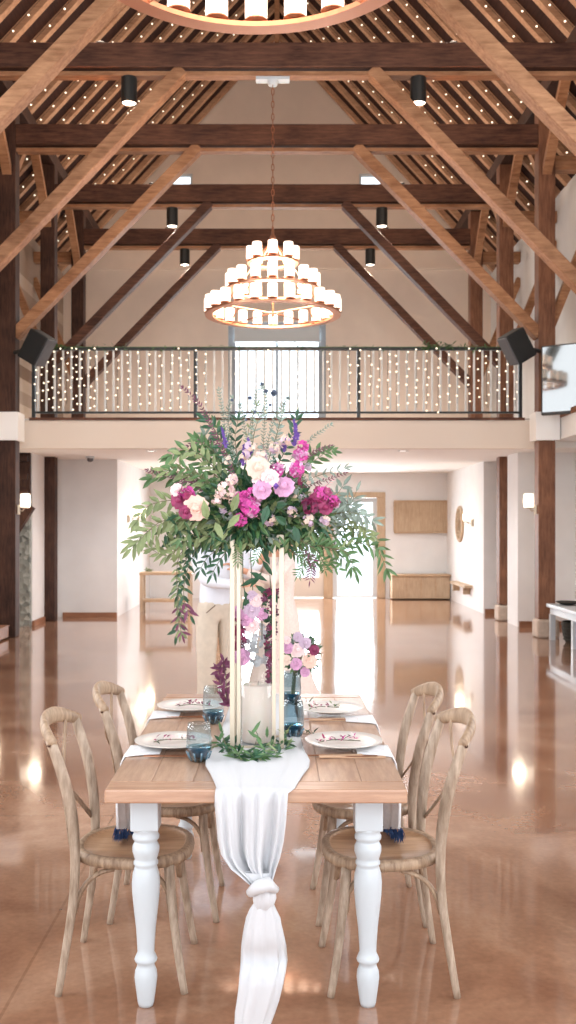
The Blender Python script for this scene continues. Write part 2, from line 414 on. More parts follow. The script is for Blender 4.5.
# entrance door: three glazed oak leaves
dr = struct(MB().box(DX0, DX1, YF-.04, YF+.16, DZ-.12, DZ).box(DX0, DX0+.14, YF-.04, YF+.16, 0, DZ-.12).box(DX1-.18, DX1, YF-.04, YF+.16, 0, DZ-.12)
            .box(1.02, 1.22, YF-.04, YF+.16, 0, DZ-.12).box(-.22, -.04, YF-.04, YF+.16, 0, DZ-.12).build('door_1', M['oak'], bevel=.01))
for i, (a, b, lo) in enumerate(((DX0+.14, -.22, .45), (-.04, 1.02, .45), (1.22, DX1-.18, .06))):
    q = MB().box(a, a+.10, YF+.03, YF+.09, .02, DZ-.13).box(b-.10, b, YF+.03, YF+.09, .02, DZ-.13).box(a+.10, b-.10, YF+.03, YF+.09, DZ-.23, DZ-.13).box(a+.10, b-.10, YF+.03, YF+.09, .02, lo)
    lf = q.build('door_leaf', M['white'] if i == 2 else plain('pale_door_%d' % i, (.66, .58, .50), .6), dr)
    MB().box(a+.10, b-.10, YF+.055, YF+.065, lo, DZ-.23).build('window_pane', M['pane'], lf)
    MB().box(a+.03, a+.05, YF-.03, YF+.03, 1.0, 1.25).build('door_handle', M['black'], lf)

# roof: boards and rafters
for sgn, nm in ((-1, 'left'), (1, 'right')):
    m = MB(); o = .16; X = XW+.5
    vs = [(0, YB-.3, APEX+o), (sgn*X, YB-.3, APEX-SL*X+o), (sgn*X, YF+.3, APEX-SL*X+o), (0, YF+.3, APEX+o)]
    vs += [(x, y, z+.08) for x, y, z in vs]
    m.add(vs, [(0,1,2,3), (7,6,5,4), (0,4,5,1), (1,5,6,2), (2,6,7,3), (3,7,4,0)])
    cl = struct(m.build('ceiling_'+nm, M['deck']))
    y = 7.0; k = 0
    while y < YF:
        r = MB().beam((sgn*.04, y, APEX+.085), (sgn*(XW+.05), y, roof_z(XW+.05)+.085), .12, .125, (0, 0, 1))
        rr = r.build('rafter', M['rafter'], cl)
        y += .612; k += 1
m = MB().box(-.05, .05, 6.5, YF, APEX-.06, APEX+.10)
tag(m.build('ridge_board', M['timber_l']), 'long ridge board at the very top of the timber roof', 'ridge board')
for sgn, nm in ((-1, 'left'), (1, 'right')):
    m = MB().box(sgn*XP-.11, sgn*XP+.11, 2, YF, 7.62, 7.84)
    tag(m.build('purlin', M['timber_d'], bevel=.01), 'long dark timber purlin carried on the tops of the %s posts' % nm, 'purlin')

# timber frames
names = {4.55: None, 7.0: None, 9.45: 'timber frame nearest the camera, only its lighter slanting braces in view across the upper corners',
         11.9: 'timber frame whose tie beam crosses highest in view, behind the cropped chandelier',
         14.3: 'timber frame standing in front of the gallery, its tie beam above the square windows',
         16.8: 'timber frame with its tie beam crossing just below the two small square windows',
         19.3: 'rearmost timber frame, its short tie beam nearest the end wall'}
BENTS = [4.55, 7.0, 9.45, 11.9, 14.3, 16.8, 19.3]
for d in BENTS:
    t = empty('timber_frame', (0, d, 0), names[d] or 'timber frame over the near part of the hall, above the top of the view', 'timber frame', 'timber frames carrying the roof')
    far = d >= 14
    tb = MB().box(-XP+.12, XP-.12, -.12, .12, 7.0, 7.29).build('tie_beam', M['timber_x'], t, bevel=.012)
    MB().box(-XP+.12, XP-.12, -.07, .07, 6.92, 6.97).build('beam_strip', M['timber_l'], t)
    for sgn in (-1, 1):
        x = sgn*XP
        z0 = 0 if sgn < 0 or not far else (.26 if d < 15 else .27)
        low_gap = far
        pm = MB().box(x-.12, x+.12, -.12, .12, z0, 7.62)
        if d < 14: pm = MB().box(x-.12, x+.12, -.12, .12, 3.17, 7.62)
        if d > 19: pm = MB().box(x-.12, x+.12, -.12, .12, 3.17, 7.62)
        pm.build('post', M['timber_d'] if sgn < 0 else M['post_r'], t, bevel=.012)  # right posts take the lit tone, left posts the dark one
        if far and sgn > 0 and d < 19:
            MB().box(x-.15, x+.17, -.17, .15, 0, .26).build('post_base', M['stone'], t, bevel=.03)
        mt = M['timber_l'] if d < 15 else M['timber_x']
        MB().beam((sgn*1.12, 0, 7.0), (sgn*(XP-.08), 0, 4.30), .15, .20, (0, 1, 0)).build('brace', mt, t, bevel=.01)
        # outward brace, short outrigger and the brace along the purlin
        MB().beam((sgn*(XP+.08), 0, 4.45), (sgn*(XW), 0, 6.35), .12, .14, (0, 1, 0)).build('outer_brace', M['timber_l'], t)
        MB().box(min(x+sgn*.1, sgn*XW), max(x+sgn*.1, sgn*XW), -.1, .1, 6.65, 6.85).build('outrigger', M['timber_l'], t, bevel=.01)
        for q in (-1, 1):
            if d > 19 and q > 0: continue
            MB().beam((x, q*.08, 6.6), (x, q*1.05, 7.56), .10, .13, (1, 0, 0)).build('purlin_brace', M['timber_l'], t)
    # collar between the rafters, high up
# plaster collars round the two front posts
for sgn, nm in ((-1, 'left'), (1, 'right')):
    x = sgn*XP
    m = MB(); a, b = x-.17, x+.17
    m.box(a, b, 14.3-.17, 14.3-.125, 2.80, 3.20); m.box(a, b, 14.3+.125, 14.5, 2.80, 3.20)
    m.box(a, x-.125, 14.3-.125, 14.3+.125, 2.80, 3.20); m.box(x+.125, b, 14.3-.125, 14.3+.125, 2.80, 3.20)
    struct(m.build('trim_%s_collar' % nm, M['ceilw']))
    # side ledge running towards the camera
    m = MB().box(min(sgn*4.02, sgn*XW), max(sgn*4.02, sgn*XW), 6, 14.62, 2.82, 3.12); struct(m.build('trim_%s_ledge' % nm, M['ceilw']))
    m = MB().box(min(sgn*4.0, sgn*4.1), max(sgn*4.0, sgn*4.1), 6, 14.15, 3.12, 3.2); struct(m.build('trim_%s_cap' % nm, M['base']))

# gallery
m = MB().box(-XW, XW, 14.75, YF, 2.74, 3.17); struct(m.build('gallery_floor', M['ceilw']))
m = MB().box(-3.95, 3.95, 14.62, 14.75, 2.72, 3.13); struct(m.build('trim_gallery_fascia', M['fascia']))
m = MB().box(-3.62, 3.62, 14.60, 14.75, 3.13, 3.17); struct(m.build('trim_gallery_edge', M['timber_x']))
rail = empty('gallery_railing', (0, 14.72, 3.17), 'black gallery railing with pale balusters above the beige fascia', 'railing')
RX = 3.58
MB().box(-RX, RX, -.03, .03, 1.0, 1.04).build('handrail', M['black'], rail)
MB().box(-RX, RX, -.02, .02, .07, .10).build('bottom_rail', M['black'], rail)
for px in (-RX, -1.20, 1.20, RX): MB().box(px-.025, px+.025, -.025, .025, 0, 1.0).build('rail_post', M['black'], rail)
first = None; nb = 58
for i in range(nb):
    x = -RX + (i+.5)*2*RX/nb
    if min(abs(x+1.2), abs(x-1.2)) < .03: continue
    if first is None:
        first = MB().box(-.014, .014, -.008, .008, .10, 1.0).build('baluster', M['balus'], rail); b = first
    else:
        b = first.copy(); COL.objects.link(b); b.parent = rail
    b.location = (x, 0, 0)

# light curtains on the railing
bulb_me = None
def bulb_mesh(r):
    m = MB(); m.lathe([(0, -r), (r*.8, -r*.6), (r, 0), (r*.8, r*.6), (0, r)], seg=6, cap=False)
    me = bpy.data.meshes.new('bulb'); me.from_pydata(m.v, [], m.f); me.materials.append(M['bulb']); return me
BM1, BM2 = bulb_mesh(.013), bulb_mesh(.015)
x = -RX+.05; i = 0
while x < RX-.02:
    dense = x < -RX+.85
    skip = (-1.06 < x < .98)
    if not (skip and i % 3):
        t = empty('curtain_light', (x, 14.67, 4.19), 'strand of tiny warm lights hanging down the gallery railing', 'string light', 'light strands hanging on the gallery railing')
        L = U(.8, .98)
        MB().sweep([(0, 0, 0), (U(-.01, .01), 0, -L/2), (0, 0, -L)], .003, seg=4).build('wire', M['wire'], t)
        z = -U(.0, .12)
        while z > -L:
            b = bpy.data.objects.new('bulb', BM1); COL.objects.link(b); b.parent = t; b.location = (U(-.025, .025), -.02, z)
            z -= U(.10, .17)
    x += U(.07, .10) if dense else U(.12, .165); i += 1
gar = MB()
for k in range(260):
    x = U(-RX, RX)
    if -2.2 < x < 2.0 and R() < .75: continue
    gar.leaf((x, 14.70+U(-.04, .04), 4.21+U(-.03, .03)), (U(-1, 1), U(-.5, .2), U(-.5, .5)), (0, -.3, 1), U(.05, .10), U(.02, .035), 0)
for k in range(70):
    x = U(-RX, -RX+.5); gar.leaf((x, 14.70, 4.22+U(-.05, .04)), (U(-1, 1), -.5, U(-.5, .5)), (0, -.3, 1), .09, .035, 0)
    x = U(2.15, 2.6); gar.leaf((x, 14.70, 4.22+U(-.03, .04)), (U(-1, 1), -.5, U(-.3, .5)), (0, -.3, 1), .10, .035, 0)
gar.sweep([(-RX, 14.70, 4.215), (-1.2, 14.70, 4.215), (1.2, 14.7, 4.215), (RX, 14.7, 4.215)], .006, seg=5)
tag(gar.build('rail_garland', M['leaf1']), 'thin green leaf garland along the top of the gallery handrail', 'garland', kind='stuff')

# strings of bulbs under the roof boards
for sgn, nm in ((-1, 'left'), (1, 'right')):
    y = 9.9; k = 0
    while y < 20.6:
        t = empty('string_light', (0, y, APEX), 'string of small warm bulbs running down between rafters of the %s roof slope' % nm, 'string light', 'strings of bulbs on the %s roof slope' % nm)
        MB().sweep([(sgn*.3, 0, -SL*.3+.05), (sgn*4.5, 0, -SL*4.5+.05)], .004, seg=4).build('wire', M['wire'], t)
        x = .3 + U(0, .2)
        while x < 4.5:
            b = bpy.data.objects.new('bulb', BM2); COL.objects.link(b); b.parent = t; b.location = (sgn*x, U(-.02, .02), -SL*x+.02)
            x += U(.17, .22)
        y += .612; k += 1

# rooms under the gallery
m = MB().box(-XW, -2.78, 17.4, YF, 0, 2.74); struct(m.build('wall_left_room', M['wall']))
m = MB().box(-XW, -3.88, 15.86, 17.4, 0, 2.74); struct(m.build('wall_left_return', M['wall']))
m = MB().box(-XW, -3.90, 15.76, 15.86, 0, 1.75); struct(m.build('wall_left_stone', M['rubble']))
m = MB().box(-XW, -3.90, 15.78, 15.86, 1.75, 2.74)
for z in (1.78, 2.05, 2.32, 2.6): m.box(-XW, -3.92, 15.70, 15.78, z, z+.09)
struct(m.build('wall_left_boards', M['timber_d']))
m = MB().beam((-4.18, 15.66, 1.40), (-3.86, 15.66, 1.90), .14, .16, (0, 1, 0)); struct(m.build('trim_left_bracket', M['timber_d']))
m = MB().box(-3.72, -2.78, 17.36, 17.4, 0, .08).box(-3.88, -3.84, 15.84, 16.6, 0, .08); struct(m.build('baseboard_left', M['base']))
m = MB().box(3.78, XW, 15.7, 16.4, 0, 2.74); struct(m.build('wall_right_pier', M['wall']))
m = MB().box(3.72, XW, 18.0, YF, 0, 2.74); struct(m.build('wall_right_room', M['wall']))
m = MB().box(3.80, XW, 15.66, 15.7, 0, .09).box(3.74, XW, 17.96, 18.0, 0, .09); struct(m.build('baseboard_right', M['base']))

# notice boards and bench at the far wall
t = empty('wooden_wall_panel', (3.17, YF-.03, 1.78), 'horizontal pale wood board mounted on the white far wall beside the entrance', 'wall panel')
MB().box(-.59, .59, -.03, .03, -.33, .33).build('board', M['oak'], t, bevel=.01)
MB().box(-.61, .61, -.05, .02, .33, .36).box(-.61, .61, -.05, .02, -.36, -.33).box(-.62, -.59, -.05, .02, -.33, .33).box(.59, .62, -.05, .02, -.33, .33).build('board_frame', M['oakx'], t)
t = empty('storage_bench', (3.08, 21.6, 0), 'low pale wood storage bench against the far wall under the wooden board', 'bench')
MB().box(-.62, .62, -.22, .25, .02, .50).build('body', M['oak'], t, bevel=.01)
MB().box(-.64, .64, -.25, .25, .50, .54).build('lid', M['oakx'], t, bevel=.01)
for q in (-.31, 0, .31): MB().box(q-.008, q+.008, -.232, -.22, .03, .49).build('slat', M['oakx'], t)

t = empty('round_wall_mirror', (3.70, 20.25, 1.62), 'round ornate framed mirror on the right wall of the entrance passage', 'mirror')
m = MB(); m.sweep([(0, .34*math.cos(a*PI/12), .34*math.sin(a*PI/12)) for a in range(24)], .03, .035, seg=8, up=(1, 0, 0), closed=True)
for a in range(12):
    c, s_ = math.cos(a*PI/6), math.sin(a*PI/6)
    m.sweep([(-.01, .16*c, .16*s_), (-.01, .32*c, .32*s_)], .012, seg=6, up=(1, 0, 0))
m.sweep([(0, .17*math.cos(a*PI/12), .17*math.sin(a*PI/12)) for a in range(24)], .015, .015, seg=6, up=(1, 0, 0), closed=True)
m.build('mirror_frame', M['oak'], t, smooth=True)
m = MB(); m.lathe([(0, 0), (.16, 0), (.16, .01), (0, .01)], seg=24, cap=False); g = m.build('mirror_glass', plain('mirror_glass', (.7, .72, .72), .05, metal=1), t); g.rotation_euler = (0, -PI/2, 0)

def sconce(name, loc, nrm, label):
    t = empty('wall_sconce', loc, label, 'wall lamp', 'white shaded wall sconces')
    n = Vector(nrm)
    c = n*.10
    MB().lathe([(.055, -.10), (.07, -.095), (.075, 0), (.07, .095), (.05, .10)], c, seg=16).build('lamp_shade', M['sconce'], t, smooth=True)
    m = MB(); m.sweep([n*.0 + Vector((0, 0, -.14)), n*.06 + Vector((0, 0, -.15)), c + Vector((0, 0, -.10))], .010, seg=6)
    m.lathe([(.05, -.115), (.06, -.10), (.05, -.10)], c, seg=12); m.build('arm', M['gold'], t)
    w = Vector((-n.y, n.x, 0))
    MB().sweep([n*.0 + Vector((0, 0, -.20)), Vector((0, 0, -.06))], .03, .03, seg=8).build('back_plate', M['gold'], t)
    l = bpy.data.lights.new('sconce_lamp', 'POINT'); l.energy = 6; l.color = (1, .82, .62); l.shadow_soft_size = .08
    lo = bpy.data.objects.new('sconce_lamp', l); COL.objects.link(lo); lo.parent = t; lo.location = n*.24
sconce('a', (-3.70, 14.3, 1.95), (1, 0, 0), 'white shaded wall sconce on the dark left front post by the stone wall')
sconce('b', (3.70, 14.3, 1.95), (-1, 0, 0), 'white shaded wall sconce on the brown right front post')
sconce('c', (-4.33, 15.70, 1.95), (0, -1, 0), 'white shaded wall sconce on the stone wall at the left edge of view')
sconce('d', (3.70, 18.95, 1.77), (-1, 0, 0), 'white shaded wall sconce beside the round mirror in the passage')
sconce('e', (-2.76, 18.6, 1.84), (1, 0, 0), 'white shaded wall sconce on the left passage wall, the one nearer the hall')
sconce('f', (-2.76, 19.9, 1.84), (1, 0, 0), 'white shaded wall sconce on the left passage wall, the one nearer the entrance')

t = empty('console_table', (-2.05, 18.55, 0), 'small wooden console table with a lower shelf standing by the left passage wall', 'table')
MB().box(-.48, .48, -.2, .2, .68, .73).build('tabletop', M['oakx'], t, bevel=.008)
MB().box(-.45, .45, -.17, .17, .18, .23).build('shelf', M['oakx'], t)
for a in (-1, 1):
    for b in (-1, 1): MB().box(a*.44-.03, a*.44+.03, b*.16-.03, b*.16+.03, 0, .68).build('leg', M['oak'], t)
m = MB()
for k in range(40): m.leaf((-2.38+U(-.06, .06), 18.5+U(-.06, .06), .74+U(0, .02)), (U(-1, 1), U(-1, 1), U(0, .6)), (0, 0, 1), .08, .03)
tag(m.build('greenery_sprig', M['leaf3']), 'small green sprig lying on the console table', 'plant')
t = empty('wall_ledge', (3.72, 20.0, .40), 'low pale ledge shelf on the right wall of the entrance passage', 'shelf')
MB().box(-.16, 0, -1.0, .6, 0, .05).build('board', M['oak'], t); 
for q in (-.7, .4): MB().box(-.13, 0, q-.02, q+.02, -.14, 0).build('bracket', M['oak'], t)

t = empty('side_bench', (4.12, 13.2, 0), 'low white bench beside the right front post', 'bench')
MB().box(-.34, .34, -1.0, .85, .45, .50).build('bench_top', M['white'], t, bevel=.008)
MB().box(-.30, .30, -.94, .79, .36, .45).build('apron', M['white'], t)
for a in (-1, 1):
    for b in (-.9, -.3, .75): MB().box(a*.28-.035, a*.28+.035, b-.035, b+.035, 0, .36).build('leg', M['white'], t)
t = empty('wicker_basket', (4.03, 13.58, 0), 'dark wicker basket standing under the low white bench', 'basket')
m = MB(); m.lathe([(.13, 0), (.15, .03), (.19, .15), (.20, .28), (.185, .29), (.17, .15), (.12, .03)], seg=20, sx=.8)
for z in (.05, .1, .15, .2, .25): m.sweep([((.155+z*.18)*.8*math.cos(a*PI/10), (.155+z*.18)*math.sin(a*PI/10), z) for a in range(20)], .010, seg=5, closed=True)
m.build('body', M['bark'], t)
MB().sweep([(0, .2*math.cos(a*PI/8), .27+.06*math.sin(a*PI/8)) for a in range(9)], .010, seg=5, up=(1, 0, 0)).build('handle', M['bark'], t)
m = MB(); m.lathe([(.06, 0), (.10, .01), (.17, .045), (.165, .05), (.09, .02), (0, .015)], (4.0, 13.75, .50), seg=20)
tag(m.build('dark_bowl', M['bark'], smooth=True), 'shallow dark bowl on the low white bench', 'bowl')
t = empty('wooden_crate', (-3.95, 13.9, 0), 'low reddish brown wooden crate at the foot of the left front post', 'crate')
MB().box(-.35, .17, -.3, .2, .02, .17).build('body', M['base'], t, bevel=.01)
MB().box(-.36, .18, -.31, .21, .17, .19).build('lid', M['base'], t, bevel=.005)

# loudspeakers, screen, downlights, ceiling details
for sgn, nm, lab in ((-1, 'left', 'black loudspeaker tilted at the left end of the gallery railing, fixed to the dark post'), (1, 'right', 'black loudspeaker tilted at the right end of the gallery railing, fixed to the brown post')):
    t = empty('loudspeaker', (sgn*3.36, 14.0, 4.08 if sgn < 0 else 4.10), lab, 'loudspeaker')
    rot = (math.radians(6), math.radians(-sgn*-31)*-1 if False else math.radians(sgn*-31), math.radians(sgn*10))
    b = MB().rbox((0, 0, 0), (.30, .30, .44), (0, 0, 0)).build('cabinet', M['spk'], t, bevel=.02); b.rotation_euler = rot
    g = MB().rbox((-sgn*.155, 0, 0), (.03, .27, .41), (0, 0, 0)).build('grille', M['spkg'], t, bevel=.01); g.rotation_euler = rot
    MB().sweep([(sgn*.10, .05, 0), (sgn*.36, .16, -.04)], .03, seg=8).build('bracket', M['black'], t)
t = empty('wall_screen', (4.25, 13.45, 3.60), 'large dark glossy screen fixed beside the right front post at gallery height', 'television')
rz = math.radians(-36)
rt = Euler((0, 0, rz))
sb = MB().rbox((0, .03, 0), (1.45, .06, .96), (0, 0, 0)).build('housing', M['black'], t, bevel=.01); sb.rotation_euler = rt
sc_ = MB().rbox((0, -.004, .01), (1.40, .006, .90), (0, 0, 0)).build('screen', M['screen'], t); sc_.rotation_euler = rt
MB().sweep([(.0, .05, 0), (.10, .35, 0), (-.25, .75, 0)], .03, seg=8).build('bracket', M['black'], t)

def downlight(x, d, ztop, label, big=1):
    t = empty('cylinder_downlight', (x, d, ztop), label, 'ceiling light', 'black cylinder downlights under the beams')
    MB().lathe([(0, 0), (.09, 0), (.095, -.01), (.095, -.30), (.085, -.31), (.08, -.30), (.08, -.28)], seg=24, cap=False).build('housing', M['black'], t)
    MB().lathe([(0, -.295), (.08, -.295), (.08, -.285)], seg=24, cap=False).build('lens', M['down'], t)
    l = bpy.data.lights.new('downlight_lamp', 'SPOT'); l.energy = 420; l.color = (1, .86, .74); l.spot_size = 2.3; l.spot_blend = .8; l.shadow_soft_size = .08
    lo = bpy.data.objects.new('downlight_lamp', l); COL.objects.link(lo); lo.parent = t; lo.location = (0, 0, -.33)
downlight(-1.76, 11.9, 6.92, 'black cylinder downlight under the highest beam, left of the chandelier chain')
downlight(1.68, 11.9, 6.92, 'black cylinder downlight under the highest beam, right of the chandelier chain')
downlight(-1.76, 16.8, 6.92, 'black cylinder downlight just below the left small square window')
downlight(1.76, 16.8, 6.92, 'black cylinder downlight just below the right small square window')
downlight(-1.78, 19.3, 6.92, 'small black cylinder downlight under the rearmost beam, left of the chandelier')
downlight(1.80, 19.3, 6.92, 'small black cylinder downlight under the rearmost beam, right of the chandelier')
t = empty('dome_camera', (-3.1, 16.6, 2.74), 'small white dome camera on the ceiling under the gallery', 'security camera')
MB().lathe([(.07, 0), (.07, -.03), (.055, -.035)], seg=20).build('housing', M['white'], t)
MB().lathe([(.055, -.035), (.05, -.07), (.03, -.09), (0, -.095)], seg=20, cap=False).build('dome', M['spkg'], t, smooth=True)
for x, d, lab in ((1.94, 15.4, 'small round recessed light in the ceiling just behind the gallery fascia'), (-1.4, 18.4, 'added round recessed light brightening the left of the passage'), (1.6, 19.4, 'added round recessed light brightening the right of the passage'), (-1.94, 15.4, 'added round recessed light behind the gallery fascia, hidden by the flowers'), (0, 17.2, 'added round recessed light brightening the middle of the passage')):  # all but the first are added to brighten the space under the gallery
    t = empty('recessed_spotlight', (x, d, 2.74), lab, 'ceiling light')
    MB().lathe([(.05, -.004), (.08, -.008), (.085, 0)], seg=20, cap=False).build('rim', M['white'], t)
    MB().lathe([(0, -.003), (.05, -.003)], seg=20, cap=False).build('lens', M['can_l'], t)
    l = bpy.data.lights.new('recessed_lamp', 'SPOT'); l.energy = 130; l.color = (.97, .98, 1); l.spot_size = 2.7; l.spot_blend = .6; l.shadow_soft_size = .06
    lo = bpy.data.objects.new('recessed_lamp', l); COL.objects.link(lo); lo.parent = t; lo.location = (0, 0, -.03)

# chandeliers
def chandelier(loc, top, label, plate=True):
    t = empty('candle_chandelier', loc, label, 'chandelier')
    tiers = ((.76, 0, 24), (.51, .30, 16), (.26, .62, 8))
    for r, z, n in tiers:
        m = MB(); N = 64
        rows = [[(rr*math.cos(2*PI*k/N), rr*math.sin(2*PI*k/N), z+zz) for k in range(N)] for rr, zz in ((r-.045, -.012), (r+.045, -.012), (r+.045, .012), (r-.045, .012), (r-.045, -.012))]
        m.grid(rows, closed=True); m.build('ring', M['copper'], t)
    cm = MB().lathe([(.045, .03), (.056, .035), (.056, .19), (.050, .195), (.048, .18)], seg=14)
    cup = MB().lathe([(.02, .012), (.045, .02), (.06, .03), (.06, .036), (.03, .036)], seg=14)
    c0 = cm.build('candle', M['candle'], t, smooth=True); u0 = cup.build('candle_cup', M['copper'], c0)
    firstc = True
    for r, z, n in tiers:
        for k in range(n):
            a = 2*PI*k/n
            if firstc: c = c0; firstc = False
            else:
                c = c0.copy(); COL.objects.link(c); c.parent = t
                u = u0.copy(); COL.objects.link(u); u.parent = c
            c.location = (r*math.cos(a), r*math.sin(a), z)
    for k in range(4):
        a = PI/4 + k*PI/2; c, s_ = math.cos(a), math.sin(a)
        MB().sweep([(.76*c, .76*s_, 0), (.51*c, .51*s_, .30), (.26*c, .26*s_, .62), (.02*c, .02*s_, .88)], .009, seg=6).build('strut', M['copper'], t)
        MB().sweep([(.74*c, .74*s_, .0), (0, 0, .02)], .008, seg=6).build('spoke', M['copper'], t)
    MB().lathe([(.0, -.03), (.02, -.02), (.012, .02), (.012, .84), (.035, .86), (.04, .92), (.015, .96), (.012, 1.05), (0, 1.05)], seg=14, cap=False).build('stem', M['copper'], t, smooth=True)
    m = MB(); z = 1.04; zz = top-loc[2]; k = 0
    while z < zz-.02:
        up = (1, 0, 0) if k % 2 else (0, 1, 0)
        pts = []
        for a in range(8):
            th = a*PI/4; w = .016*math.cos(th); h = .045*math.sin(th)
            pts.append((w, 0, z+.04+h) if k % 2 else (0, w, z+.04+h))
        m.sweep(pts, .005, seg=4, up=(0, 1, 0) if k % 2 else (1, 0, 0), closed=True); z += .075; k += 1
    m.build('chain', M['copper'], t)
    if plate: MB().box(-.20, .20, -.06, .06, zz, zz+.035).lathe([(.05, zz-.05), (.07, zz)], seg=16).build('ceiling_plate', M['white'], t)
    l = bpy.data.lights.new('chandelier_lamp', 'POINT'); l.energy = 240 if plate else 26; l.color = (1, .74, .52); l.shadow_soft_size = .35
    lo = bpy.data.objects.new('chandelier_lamp', l); COL.objects.link(lo); lo.parent = t; lo.location = (0, 0, .45)
chandelier((-.05, 11.9, 4.10), 6.88, 'three tiered copper candle chandelier on a chain in front of the gallery')
chandelier((-.105, 4.27, 4.10), 11.9, 'copper ring candle chandelier overhead, cropped by the top of the view', plate=False)

for d in (9.45, 11.9, 14.3, 16.8, 19.3):  # unseen uplights, added to lift the brightness of the roof
    for sgn in (-1, 1):
        t = empty('added_uplight', (sgn*2.1, d, 7.29), 'added black uplight on top of a tie beam, out of sight from below, brightening the roof', 'uplight', 'added uplights on the tie beams that brighten the roof')
        MB().lathe([(0, 0), (.05, 0), (.055, .04), (.05, .05)], seg=12).build('housing', M['black'], t)
        l = bpy.data.lights.new('roof_fill_lamp', 'POINT'); l.energy = 38; l.color = (1, .80, .64); l.shadow_soft_size = .12
        lo = bpy.data.objects.new('roof_fill_lamp', l); COL.objects.link(lo); lo.parent = t; lo.location = (0, 0, .22)
# ------------------------------------------------------------------ dining table
TT = .76
TX, TY0, TY1 = -.067, 3.17, 4.97
t = empty('dining_table', (TX, (TY0+TY1)/2, 0), 'farmhouse dining table with a wooden plank top and white turned legs', 'table')
HL = (TY1-TY0)/2; HWD = .481
m = MB(); nP = 7; pw = 2*HWD/nP
for i in range(nP):
    m.box(-HWD+i*pw+.0006, -HWD+(i+1)*pw-.0006, -HL+.105, HL-.105, TT-.042, TT)
m.box(-HWD+.004, HWD-.004, -HL+.09, HL-.09, TT-.040, TT-.003)
m.build('tabletop', M['top_y'], t, bevel=.0025)
for s in (-1, 1):
    y0, y1 = (-HL, -HL+.103) if s < 0 else (HL-.103, HL)
    MB().box(-HWD, HWD, y0, y1, TT-.044, TT+.001).build('breadboard_end', M['top_x'], t, bevel=.006)
ap = MB()
for s in (-1, 1):
    ap.box(-.33, .33, s*.735-.012, s*.735+.012, .66, TT-.042); ap.box(s*.37-.012, s*.37+.012, -.69, .69, .66, TT-.042)
prof = [(.0, 0), (.024, 0), (.027, .01), (.034, .06), (.038, .095), (.036, .115), (.030, .13), (.028, .14), (.036, .148), (.038, .155), (.034, .165), (.028, .178),
        (.029, .20), (.033, .26), (.040, .32), (.0455, .375), (.047, .41), (.044, .44), (.038, .46), (.036, .466), (.041, .472), (.041, .480), (.036, .486),
        (.039, .495), (.045, .515), (.045, .530), (.038, .545), (.036, .549), (.044, .556), (.045, .566), (.040, .574), (.042, .585), (.046, .592), (.03, .592)]
for a in (-1, 1):
    for b in (-1, 1):
        m = MB().lathe(prof, (a*.37, b*.735, 0), seg=28, cap=False)
        o = m.build('leg', M['white'], t, smooth=True)
        MB().box(a*.37-.046, a*.37+.046, b*.735-.046, b*.735+.046, .59, TT-.042).build('leg_block', M['white'], o, bevel=.004)

